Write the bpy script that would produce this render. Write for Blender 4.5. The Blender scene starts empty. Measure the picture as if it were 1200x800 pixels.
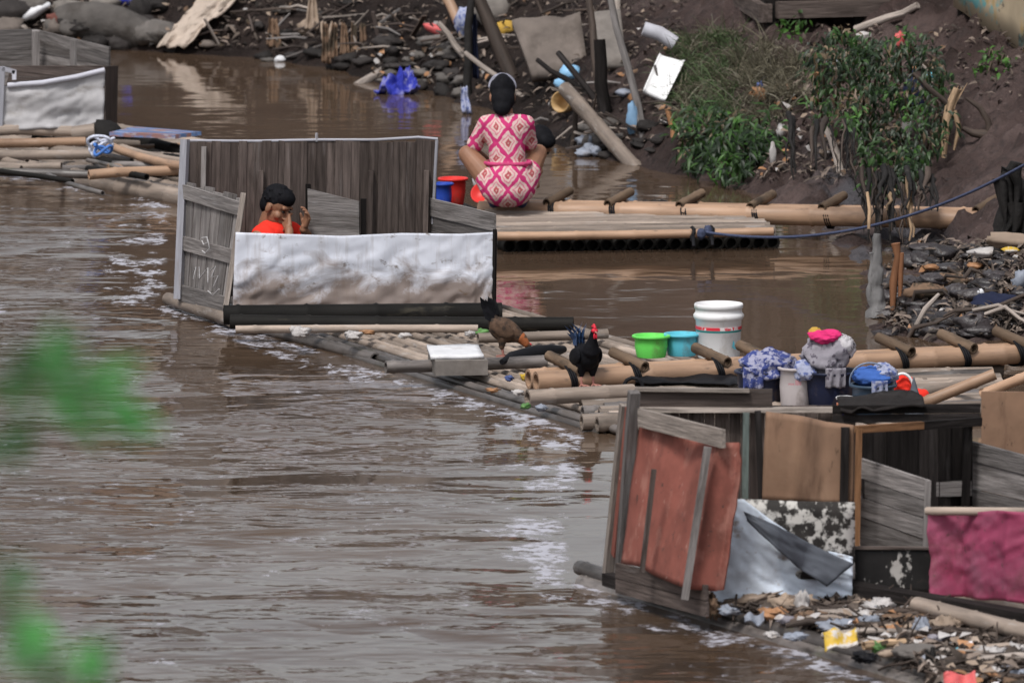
import bpy, bmesh, math, random
import numpy as np
from mathutils import Vector, Matrix
random.seed(7); np.random.seed(7)
R = math.radians
SC = bpy.context.scene
COL = SC.collection
# ------------------------------------------------------------------ camera geometry
CH, PITCH, F = 6.15, R(7.0), 10000.0
FW = Vector((0, math.cos(PITCH), -math.sin(PITCH))); UP = Vector((0, math.sin(PITCH), math.cos(PITCH)))
CAMP = Vector((0, 0, CH))
def ray(px, py): return FW + Vector((1, 0, 0))*((px-600)/F) + UP*((400-py)/F)
def G(px, py, z=0.0):
    d = ray(px, py); return CAMP + d*((z-CH)/d.z)
def D(px, py, Y):
    d = ray(px, py); return CAMP + d*(Y/d.y)
# ------------------------------------------------------------------ noise
def _h(ix, iy, s):
    n = (ix.astype(np.int64)*374761393 + iy.astype(np.int64)*668265263 + s*1274126177) & 0xffffffff
    n = ((n ^ (n >> 13))*1103515245) & 0xffffffff
    n = ((n ^ (n >> 15))*2246822519) & 0xffffffff
    return ((n ^ (n >> 16)) & 0xffff)/65535.0
def vnoise(x, y, s=0):
    x = np.asarray(x, float); y = np.asarray(y, float)
    ix = np.floor(x); iy = np.floor(y); fx = x-ix; fy = y-iy
    fx = fx*fx*(3-2*fx); fy = fy*fy*(3-2*fy)
    a = _h(ix, iy, s); b = _h(ix+1, iy, s); c = _h(ix, iy+1, s); d = _h(ix+1, iy+1, s)
    return (a*(1-fx)+b*fx)*(1-fy)+(c*(1-fx)+d*fx)*fy
def fbm(x, y, s=0, o=4):
    t = 0; a = .5; f = 1.0
    for k in range(o):
        t = t+a*(vnoise(np.asarray(x)*f, np.asarray(y)*f, s+k*17)*2-1); a *= .5; f *= 2.03
    return t
def sstep(x, a, b):
    t = np.clip((np.asarray(x)-a)/(b-a), 0, 1); return t*t*(3-2*t)
# ------------------------------------------------------------------ terrain of the far bank
SHORE_PX = [(-900,50),(-300,56),(0,60),(140,58),(300,68),(395,80),(430,94),(480,106),(540,122),(600,138),(645,165),(735,192),(800,206),(880,228),(958,262),(1000,300),(1018,345),(1036,388),(1100,400),(1200,404),(1330,440)]
SHORE = [(-200.,140.),(-40.,82.)]+[tuple(G(*p)[:2]) for p in SHORE_PX]+[(6.,42.),(9.,34.),(22.,8.),(80.,-90.)]
POLY = SHORE+[(900.,-90.),(900.,900.),(-900.,900.),(-900.,140.)]
def shore_d(X, Y):
    X = np.asarray(X, float); Y = np.asarray(Y, float)
    dm = np.full(X.shape, 1e9)
    for (ax, ay), (bx, by) in zip(SHORE[:-1], SHORE[1:]):
        ux, uy = bx-ax, by-ay
        t = np.clip(((X-ax)*ux+(Y-ay)*uy)/(ux*ux+uy*uy), 0, 1)
        dm = np.minimum(dm, np.hypot(X-ax-t*ux, Y-ay-t*uy))
    ins = np.zeros(X.shape, bool); n = len(POLY)
    for i in range(n):
        ax, ay = POLY[i]; bx, by = POLY[(i+1) % n]
        if ay == by: continue
        c = ((ay > Y) != (by > Y)) & (X < (bx-ax)*(Y-ay)/(by-ay)+ax)
        ins ^= c
    return np.where(ins, dm, -dm)
def height(X, Y):
    X = np.asarray(X, float); Y = np.asarray(Y, float)
    d = shore_d(X, Y)
    d = d+.14*fbm(X*1.7, Y*1.1, 3, 3)*np.exp(-np.abs(d)*.4)
    w = sstep(X, 1.9, 2.5)
    fw = .6*w
    d2 = np.clip(d-fw, 0, None)
    z = np.where(d < 0, np.clip(.55*d, -.5, 0), np.minimum(d, fw+.01)*.10)
    steep = np.where(X < -.9, .95, .75)
    z = z+steep*np.minimum(d2, .3)+.56*np.clip(d2-.3, 0, 2.4)+.42*np.clip(d2-2.7, 0, 4.6)+.01*np.clip(d2-7.7, 0, 200)
    m = np.clip(d*3+.35, 0, 1)*np.exp(-np.clip(np.hypot(X, Y-58)-14, 0, None)*.1)
    z = z+m*sstep(X, .8, 1.8)*.12*fbm(X*10, Y*7, 23, 2)+m*(.15*fbm(X*1.6, Y*1.0, 11, 3)+.12*fbm(X*4.5, Y*3.0, 5, 4)-.09*np.abs(fbm(X*8, Y*6, 8, 3)))
    return z
def T(px, py):
    d = ray(px, py); ys = np.arange(45, 95, .02)
    k = ys/d.y; z = CH+d.z*k; x = d.x*k
    h = np.maximum(height(x, ys), 0.0)
    i = int(np.argmax(h >= z)); return Vector((x[i], ys[i], float(h[i])))
# ------------------------------------------------------------------ materials
def nt(m):
    m.use_nodes = True; return m.node_tree.nodes, m.node_tree.links
MATS = {}
def M(name, col, rough=.7, var=.3, scale=6, stretch=(1, 1, 1), lc=False, stains=(), bump=.3, bscale=None, spec=.26, transl=0.0, rnd=.35, coat=0.0, bdist=.004, detail=6):
    if name in MATS: return MATS[name]
    m = bpy.data.materials.new(name); N, L = nt(m)
    b = N['Principled BSDF']; b.inputs['Roughness'].default_value = rough
    b.inputs['Specular IOR Level'].default_value = spec
    if coat: b.inputs['Coat Weight'].default_value = coat; b.inputs['Coat Roughness'].default_value = .15
    if lc:
        a = N.new('ShaderNodeAttribute'); a.attribute_name = 'lc'; src = a.outputs['Vector']
    else:
        src = N.new('ShaderNodeTexCoord').outputs['Object']
    mp = N.new('ShaderNodeMapping'); mp.inputs['Scale'].default_value = stretch; L.new(src, mp.inputs['Vector'])
    def noise(sc, det=detail, rg=.6, vec=None):
        n = N.new('ShaderNodeTexNoise'); n.inputs['Scale'].default_value = sc; n.inputs['Detail'].default_value = det
        n.inputs['Roughness'].default_value = rg; L.new(vec or mp.outputs['Vector'], n.inputs['Vector']); return n.outputs['Fac']
    def ramp(f, p0, c0, p1, c1):
        r = N.new('ShaderNodeValToRGB'); e = r.color_ramp.elements
        e[0].position = p0; e[0].color = (*c0, 1); e[1].position = p1; e[1].color = (*c1, 1); L.new(f, r.inputs['Fac']); return r.outputs['Color']
    nf = noise(scale)
    c = ramp(nf, .3, [max(0, x*(1-var)) for x in col], .7, [min(1, x*(1+var)) for x in col])
    if rnd:
        at = N.new('ShaderNodeAttribute'); at.attribute_name = 'rnd'
        mr = N.new('ShaderNodeMapRange'); L.new(at.outputs['Fac'], mr.inputs['Value'])
        mr.inputs['To Min'].default_value = 1-rnd; mr.inputs['To Max'].default_value = 1+rnd
        mx = N.new('ShaderNodeVectorMath'); mx.operation = 'SCALE'; L.new(c, mx.inputs[0]); L.new(mr.outputs['Result'], mx.inputs['Scale']); c = mx.outputs['Vector']
    for (sc_col, ssc, p0, p1, amt, st) in stains:
        v = mp.outputs['Vector']
        if st:
            mp2 = N.new('ShaderNodeMapping'); mp2.inputs['Scale'].default_value = st; L.new(src, mp2.inputs['Vector']); v = mp2.outputs['Vector']
        f = noise(ssc, 5, .65, v); f = ramp(f, p0, (0, 0, 0), p1, (amt, amt, amt))
        mi = N.new('ShaderNodeMix'); mi.data_type = 'RGBA'; L.new(f, mi.inputs['Factor']); L.new(c, mi.inputs[6]); mi.inputs[7].default_value = (*sc_col, 1); c = mi.outputs[2]
    L.new(c, b.inputs['Base Color'])
    if bump:
        bp = N.new('ShaderNodeBump'); bp.inputs['Strength'].default_value = bump; bp.inputs['Distance'].default_value = bdist
        L.new(noise(bscale or scale*2.5), bp.inputs['Height']); L.new(bp.outputs['Normal'], b.inputs['Normal'])
    if transl:
        tr = N.new('ShaderNodeBsdfTranslucent'); L.new(c, tr.inputs['Color']); ms = N.new('ShaderNodeMixShader'); ms.inputs['Fac'].default_value = transl
        L.new(b.outputs['BSDF'], ms.inputs[1]); L.new(tr.outputs['BSDF'], ms.inputs[2]); L.new(ms.outputs['Shader'], N['Material Output'].inputs['Surface'])
    MATS[name] = m; return m
GR = (1.2, 16, 16)     # grain along the piece
def wood(name, col, var=.45, rough=.8, stains=(), rnd=.35): return M(name, col, rough, var, 3.0, GR, True, stains, .8, 5, .08, rnd=rnd, bdist=.008)
dk = (.02, .016, .013); moss = (.05, .055, .02)
bamboo = M('bamboo_tan', (.34, .215, .14), .5, .26, 2.2, (1, 9, 9), True, [((.13, .075, .045), 2.2, .55, .72, .7, (1, 3, 3)), ((.07, .06, .05), 9, .62, .72, .6, (1, 3, 3))], .3, 6, .4, rnd=.18)
bamboo_grey = M('bamboo_weathered', (.25, .20, .165), .65, .4, 2.2, (1, 9, 9), True, [(dk, 2.0, .54, .70, .55, (1, 3, 3)), ((.38, .36, .35), 5, .58, .7, .5, (1, 4, 4))], .5, 6, .35, rnd=.4)
bamboo_wet = M('bamboo_wet', (.12, .105, .098), .42, .5, 2.2, (1, 9, 9), True, [(dk, 2.4, .5, .66, .9, (1, 3, 3)), (moss, 3, .6, .7, .6, (1, 3, 3))], .4, 6, .6, rnd=.4)
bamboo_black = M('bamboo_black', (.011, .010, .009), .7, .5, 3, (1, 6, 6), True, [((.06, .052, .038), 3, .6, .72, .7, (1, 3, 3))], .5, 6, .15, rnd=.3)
bamboo_brown = M('bamboo_dark_brown', (.12, .082, .055), .65, .4, 2.2, (1, 9, 9), True, [(dk, 2.4, .52, .68, .8, (1, 3, 3))], .4, 6, .2, rnd=.3)
wood_brown = wood('wood_brown', (.092, .073, .066), stains=[(dk, 1.6, .55, .72, .7, (1, 5, 5)), ((.2, .18, .175), 2.0, .58, .75, .6, (.8, 8, 8))])
wood_grey = wood('wood_grey', (.185, .17, .165), stains=[((.06, .05, .045), 1.8, .52, .7, .7, (1, 7, 7)), ((.32, .31, .32), 3, .62, .75, .5, (1, 9, 9))])
wood_pale = wood('wood_pale', (.32, .275, .245), stains=[((.09, .075, .06), 2.5, .55, .7, .6, (1, 6, 6))])
wood_dark = wood('wood_dark', (.017, .0145, .014), stains=[((.062, .056, .056), 2.0, .55, .75, .7, (1, 7, 7))], rnd=.5)
wood_orange = wood('wood_orange', (.26, .135, .07), stains=[(dk, 2.5, .58, .7, .6, (1, 6, 6))])
white_post = M('white_weathered_paint', (.42, .42, .47), .6, .2, 5, GR, True, [((.2, .16, .13), 4, .58, .7, .7, (1, 6, 6))], .3)
def muddy_sheet(name, col, z0, z1):
    # sheet with mud stains splashed up from its lower edge: noise thresholded against the height above the hem
    m = M(name, col, .5, .10, 3, stains=[((.30, .27, .26), 3.2, .52, .72, .55, (6, 1, .8)), ((.10, .07, .04), 10, .61, .69, .8, (1, 1, 1.6))], bump=.25, rnd=0, bscale=14)
    N, L = m.node_tree.nodes, m.node_tree.links; b = N['Principled BSDF']; old = b.inputs['Base Color'].links[0].from_socket
    tc = N.new('ShaderNodeTexCoord'); sp = N.new('ShaderNodeSeparateXYZ'); L.new(tc.outputs['Object'], sp.inputs[0])
    mr = N.new('ShaderNodeMapRange'); mr.inputs['From Min'].default_value = z0; mr.inputs['From Max'].default_value = z1; mr.inputs['To Min'].default_value = .36; mr.inputs['To Max'].default_value = -.27; L.new(sp.outputs['Z'], mr.inputs['Value'])
    mp = N.new('ShaderNodeMapping'); mp.inputs['Scale'].default_value = (1.6, 1, 2.4); L.new(tc.outputs['Object'], mp.inputs['Vector'])
    n = N.new('ShaderNodeTexNoise'); n.inputs['Scale'].default_value = 2.6; n.inputs['Detail'].default_value = 7; n.inputs['Roughness'].default_value = .68; n.inputs['Distortion'].default_value = .8; L.new(mp.outputs['Vector'], n.inputs['Vector'])
    ad = N.new('ShaderNodeMath'); ad.operation = 'ADD'; L.new(n.outputs['Fac'], ad.inputs[0]); L.new(mr.outputs['Result'], ad.inputs[1])
    r = N.new('ShaderNodeValToRGB'); e = r.color_ramp.elements; e[0].position = .48; e[0].color = (0, 0, 0, 1); e[1].position = .74; e[1].color = (.85, .85, .85, 1); L.new(ad.outputs[0], r.inputs['Fac'])
    mi = N.new('ShaderNodeMix'); mi.data_type = 'RGBA'; L.new(r.outputs['Color'], mi.inputs['Factor']); L.new(old, mi.inputs[6]); mi.inputs[7].default_value = (.15, .10, .068, 1); L.new(mi.outputs[2], b.inputs['Base Color'])
    return m
SHEETS = [((.16, .10, .055), 3.0, .47, .66, .85, (1.3, 1.3, 3.2)), ((.08, .055, .035), 9.0, .60, .70, .7, (1, 1, 2.0))]
tarp_white = muddy_sheet('tarp_white', (.56, .58, .65), .0, .50)
tarp_pale = M('tarp_pale', (.44, .43, .44), .9, spec=.1, var=.15, scale=5, stains=[((.2, .17, .14), 4, .55, .72, .6, (1, 1, 2))], bump=.25, rnd=0, bscale=14)
tarp_blue = M('tarp_bluewhite', (.62, .69, .79), .8, .14, 5, stains=[((.22, .14, .08), 7, .58, .66, .75, (1.2, 1, 1.4)), ((.3, .3, .32), 3, .56, .75, .5, (1, 1, 1))], bump=.25, rnd=0, bscale=16)
tarp_grey = M('tarp_slate', (.075, .082, .098), .5, .25, 5, stains=[((.2, .2, .21), 4, .55, .75, .6, (1, 1, 1))], bump=.3, rnd=0)
tarp_pink = M('tarp_pink', (.285, .05, .105), .55, .3, 3.5, stains=[((.30, .11, .165), 3.0, .48, .7, .8, (1, 1, 1.5)), ((.13, .04, .05), 4, .54, .68, .7, (1, 1, .8)), ((.09, .05, .045), 24, .62, .68, .7, (1, 1, 1))], bump=.4, rnd=0, spec=.2)
red_sheet = M('red_oxide_sheet', (.225, .076, .058), .75, .25, 5, stains=[((.11, .045, .035), 3.2, .50, .66, .7, (1.5, 1, .5)), ((.36, .17, .135), 5, .54, .66, .7, (1, 1, .6)), ((.06, .04, .035), 22, .62, .68, .8, (1, 1, 1)), ((.42, .27, .23), 34, .66, .70, .7, (1, 1, .4))], bump=.5, rnd=0, spec=.2)
plywood = M('plywood_tan', (.215, .130, .085), .75, .22, 4, stains=[((.09, .05, .032), 3.4, .54, .68, .75, (1.5, 1, .4)), ((.07, .045, .03), 26, .62, .68, .7, (1, 1, .5)), ((.36, .25, .17), 2.2, .52, .75, .5, (1, 1, 1))], bump=.3, rnd=0)
flaky = M('flaking_white_paint', (.03, .027, .025), .7, .4, 8, stains=[((.55, .53, .50), 15, .49, .56, .95, (1, 1, 1.0)), ((.03, .025, .022), 3.5, .55, .68, .8, (1, 1, 1))], bump=.5, rnd=0)
black_board = M('black_board', (.013, .012, .012), .6, .4, 8, stains=[((.42, .40, .38), 13, .585, .635, .9, (1.1, 1, .8)), ((.08, .065, .05), 4, .55, .75, .6, (1, 1, 1))], bump=.4, rnd=0)
concrete = M('concrete', (.19, .17, .155), .85, .3, 7, stains=[((.09, .075, .065), 3, .52, .72, .7, (1, 1, 1))], bump=.5, rnd=.1)
slab_mat = M('muddy_concrete', (.15, .125, .11), .85, .3, 4, stains=[((.05, .04, .033), 3, .5, .7, .8, (1, 1, 1))], bump=.5, rnd=.1)
rock = M('rock_grey', (.12, .108, .10), .8, .35, 5, stains=[((.04, .033, .028), 4, .5, .68, .85, (1, 1, 1))], bump=.7, rnd=.3, bdist=.02)
rockd = M('rock_dark', (.026, .022, .021), .75, .4, 5, stains=[((.16, .15, .14), 5, .58, .75, .7, (1, 1, 1))], bump=.7, rnd=.4, bdist=.02)
foamb = M('foam_board', (.62, .62, .64), .7, .12, 8, stains=[((.25, .22, .2), 7, .58, .72, .6, (1, 1, 1))], bump=.2, rnd=0)
white_pl = M('white_plastic', (.72, .72, .73), .35, .05, 4, stains=[((.36, .31, .26), 6, .53, .70, .6, (1, 1, .6))], bump=.08, rnd=0)
def plastic(n, c, rough=.4, **k): return M(n, c, rough, .12, 5, stains=[([x*.55+.05 for x in c], 6, .56, .75, .6, (1, 1, 1)), ((.16, .11, .075), 7, .57, .70, .55, (1, 1, .7))], bump=.08, rnd=0, **k)
p_green = plastic('plastic_lime', (.13, .62, .10)); p_cyan = plastic('plastic_cyan', (.10, .46, .58)); p_red = plastic('plastic_red', (.68, .035, .03))
p_blue = plastic('plastic_blue', (.02, .06, .36)); p_navy = plastic('plastic_navy', (.012, .016, .04)); p_teal = plastic('plastic_slate_blue', (.035, .06, .095))
p_frost = plastic('plastic_frosted', (.55, .50, .50), transl=.2); p_tan = plastic('plastic_tan', (.42, .27, .12)); p_sky = plastic('plastic_sky', (.25, .48, .72))
p_black = M('black_rubber', (.008, .008, .010), .6, .4, 6, bump=.2, rnd=0, spec=.15); p_label = plastic('label_blue', (.02, .03, .45)); p_orange = plastic('label_orange', (.6, .22, .12))
p_pinkw = plastic('pale_pink_print', (.5, .28, .30)); teal_line = plastic('teal_band', (.02, .2, .2)); metal = M('pale_tube_metal', (.5, .5, .55), .35, .25, 5, bump=.1, rnd=0, spec=.6)
rope_blue = M('rope_blue', (.045, .055, .10), .8, .4, 60, lc=True, bump=.5, rnd=.2); rope_wh = M('rope_white', (.4, .42, .5), .8, .4, 60, bump=.5)
def cloth(n, c, c2=None, sc=14, lo=.48, hi=.53, **k): return M(n, c, .9, .2, 9, stains=([(c2, sc, lo, hi, .95, (1, 1, 1))] if c2 else []), bump=.4, rnd=k.pop('rnd', .1), bscale=40, spec=.1, **k)
c_bluepat = cloth('blue_print_cloth', (.045, .06, .19), (.30, .30, .40), 26); c_grey = cloth('grey_print_cloth', (.25, .235, .265), (.08, .07, .09), 20, .55, .6); c_pink = cloth('magenta_cloth', (.62, .035, .16))
c_check = cloth('pale_blue_cloth', (.30, .32, .43), (.10, .13, .3), 30, .52, .57); c_blue = cloth('blue_cloth', (.05, .12, .38)); c_white = cloth('white_cloth', (.6, .58, .6)); c_red = cloth('red_cloth', (.78, .04, .025), rnd=0)
c_beige = M('beige_sheet', (.34, .26, .20), .7, .2, 4, stains=[((.2, .14, .11), 5, .52, .72, .7, (1, 1, .6)), ((.55, .47, .42), 4, .58, .75, .5, (1, 1, .5))], bump=.4, rnd=.15, transl=.15); c_royal = cloth('royal_blue_tarp', (.035, .045, .34), (.22, .22, .42), 9, .52, .62)
c_yellow = cloth('ochre_cloth', (.45, .28, .06)); c_dark = cloth('dark_blue_cloth', (.02, .024, .05)); c_brown = cloth('brown_rag', (.17, .11, .075), (.05, .04, .03), 8)
bag_wh = M('plastic_bag_white', (.56, .53, .52), .5, .2, 6, stains=[((.22, .17, .13), 12, .5, .66, .7, (1, 1, 1))], bump=.4, rnd=.15, transl=.25, bscale=30); bag_bl = M('plastic_bag_bluish', (.33, .36, .43), .5, .25, 6, stains=[((.15, .12, .10), 12, .5, .66, .7, (1, 1, 1))], bump=.4, rnd=.15, transl=.25)
pk_yel = M('packet_yellow', (.55, .36, .04), .5, .2, 5, stains=[((.55, .52, .5), 6, .47, .52, .95, (1, 1, 1)), ((.15, .1, .06), 16, .58, .66, .7, (1, 1, 1))], bump=.2, rnd=0); pk_or = M('packet_tan', (.33, .17, .085), .5, .3, 6, bump=.3, rnd=.1); pk_red = M('packet_red', (.6, .12, .12), .4, .2, 6, bump=.3, rnd=.1); pk_gr = M('packet_green', (.09, .20, .06), .45, .3, 8, bump=.2, rnd=.2); pk_blu = M('packet_blue', (.07, .10, .25), .45, .3, 8, bump=.2, rnd=.2)
skin = M('skin_brown', (.25, .125, .075), .5, .12, 12, bump=.1, rnd=0, spec=.35); hair = M('hair_black', (.006, .006, .008), .75, .4, 30, bump=.5, rnd=0, spec=.12)
eye_m = M('eye_dark', (.015, .012, .012), .2, .1, 5, bump=0, rnd=0); lip_m = M('lips', (.22, .085, .07), .5, .1, 9, bump=.1, rnd=0); cap_m = M('pale_hair_wrap', (.24, .24, .29), .8, .4, 22, stains=[((.05, .05, .07), 20, .5, .6, .7, (1, 1, 1))], rnd=0)
f_brown = M('feather_brown', (.085, .05, .032), .75, .5, 30, stains=[((.02, .016, .014), 25, .5, .62, .8, (1, 1, 1))], rnd=0, bump=.6); f_rust = M('feather_rust', (.27, .085, .03), .7, .4, 30, rnd=0, bump=.6); f_black = M('feather_black', (.006, .006, .008), .7, .5, 30, rnd=0, bump=.6, spec=.12); f_bluebk = M('feather_blue_black', (.02, .045, .11), .4, .4, 30, rnd=0, bump=.5); comb_m = M('comb_red', (.55, .02, .04), .5, .2, 20, rnd=0); leg_m = M('bird_leg', (.35, .16, .13), .6, .2, 20, rnd=0)
def leafm(n, c, tr=.35, rough=.45): return M(n, c, rough, .3, 4, rnd=.55, bump=0, transl=tr, spec=.45)
lf_green = leafm('leaf_green', (.036, .080, .020)); lf_dark = leafm('leaf_dark', (.018, .036, .014)); lf_dry = leafm('grass_dry', (.15, .135, .095), .2); lf_dead = leafm('leaf_dead', (.12, .085, .05), .2); cream_film = M('cream_film', (.52, .43, .36), .55, .2, 4, stains=[((.25, .18, .14), 5, .55, .72, .6, (1, 1, .5))], bump=.4, rnd=0, transl=.15); lf_lime = leafm('leaf_lime', (.055, .135, .025), .4); lf_near = leafm('leaf_near', (.07, .27, .065), .5)
grass_g = leafm('grass_green', (.085, .125, .055), .25); stem_m = M('plant_stem', (.11, .085, .06), .8, .4, 8, rnd=.4); root_m = M('wet_root', (.052, .038, .031), .7, .45, 3, GR, True, bump=.7, rnd=.4); splint = wood('splintered_wood', (.36, .25, .16), stains=[(dk, 3, .55, .7, .8, (1, 6, 6))])
litter_m = M('litter_mix', (.105, .082, .068), .8, .6, 5, rnd=.9, bump=.3); mudclod = M('mud_clod', (.036, .030, .031), .33, .4, 6, bump=.8, rnd=.4, bdist=.02, spec=.5)
trunk_d = M('dark_trunk', (.013, .0115, .011), .8, .5, 4, stains=[((.08, .07, .06), 5, .58, .75, .7, (1, 1, .4))], bump=.9, rnd=0, bdist=.02)
peel = M('peeling_wall_paint', (.40, .32, .22), .8, .15, 3, stains=[((.08, .34, .37), 1.6, .52, .56, .85, (1, .5, .8)), ((.42, .27, .10), 3.0, .56, .62, .8, (1, .4, .35)), ((.10, .085, .07), 6, .6, .66, .8, (1, .6, 1))], rnd=0, bump=.3)
rustroof = M('rusty_roof', (.16, .09, .065), .7, .4, 3, rnd=.2); hollow = M('bamboo_hollow', (.03, .022, .016), .9, .3, 8, rnd=0)
def dress_mat():
    m = bpy.data.materials.new('ikat_dress'); N, L = nt(m); b = N['Principled BSDF']; b.inputs['Roughness'].default_value = .85; b.inputs['Specular IOR Level'].default_value = .15
    tc = N.new('ShaderNodeTexCoord'); nz = N.new('ShaderNodeTexNoise'); nz.inputs['Scale'].default_value = 22; L.new(tc.outputs['Object'], nz.inputs['Vector'])
    add = N.new('ShaderNodeVectorMath'); add.operation = 'MULTIPLY_ADD'; L.new(nz.outputs['Color'], add.inputs[0]); add.inputs[1].default_value = (.035, .035, .035); L.new(tc.outputs['Object'], add.inputs[2])
    sp = N.new('ShaderNodeSeparateXYZ'); L.new(add.outputs[0], sp.inputs[0])
    def mt(op, a, c=None):
        n = N.new('ShaderNodeMath'); n.operation = op
        for i, v in enumerate((a, c)):
            if v is None: continue
            if isinstance(v, (int, float)): n.inputs[i].default_value = v
            else: L.new(v, n.inputs[i])
        return n.outputs[0]
    u = mt('MULTIPLY', sp.outputs['X'], 1/.155); v = mt('MULTIPLY', sp.outputs['Z'], 1/.20)
    a = mt('FRACT', mt('ADD', mt('ADD', u, v), 10.15)); c = mt('FRACT', mt('ADD', mt('SUBTRACT', u, v), 10.6))
    d = mt('MAXIMUM', mt('ABSOLUTE', mt('SUBTRACT', a, .5)), mt('ABSOLUTE', mt('SUBTRACT', c, .5)))
    r = N.new('ShaderNodeValToRGB'); r.color_ramp.interpolation = 'LINEAR'; e = r.color_ramp.elements
    cream = (.60, .44, .41, 1); mag = (.48, .035, .15, 1); red = (.36, .08, .09, 1); pk = (.56, .20, .25, 1)
    st = [(0, cream), (.06, red), (.13, red), (.16, cream), (.22, cream), (.25, pk), (.29, pk), (.31, cream), (.385, cream), (.41, mag), (1, mag)]
    e[0].position, e[0].color = st[0]; e[1].position, e[1].color = st[-1]
    for p, cc in st[1:-1]:
        q = e.new(p); q.color = cc
    L.new(d, r.inputs['Fac']); L.new(r.outputs['Color'], b.inputs['Base Color'])
    n2 = N.new('ShaderNodeTexNoise'); n2.inputs['Scale'].default_value = 16; n2.inputs['Detail'].default_value = 3; L.new(tc.outputs['Object'], n2.inputs['Vector'])
    bp = N.new('ShaderNodeBump'); bp.inputs['Strength'].default_value = .6; bp.inputs['Distance'].default_value = .02; L.new(n2.outputs['Fac'], bp.inputs['Height']); L.new(bp.outputs['Normal'], b.inputs['Normal'])
    return m
dress = dress_mat()
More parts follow.
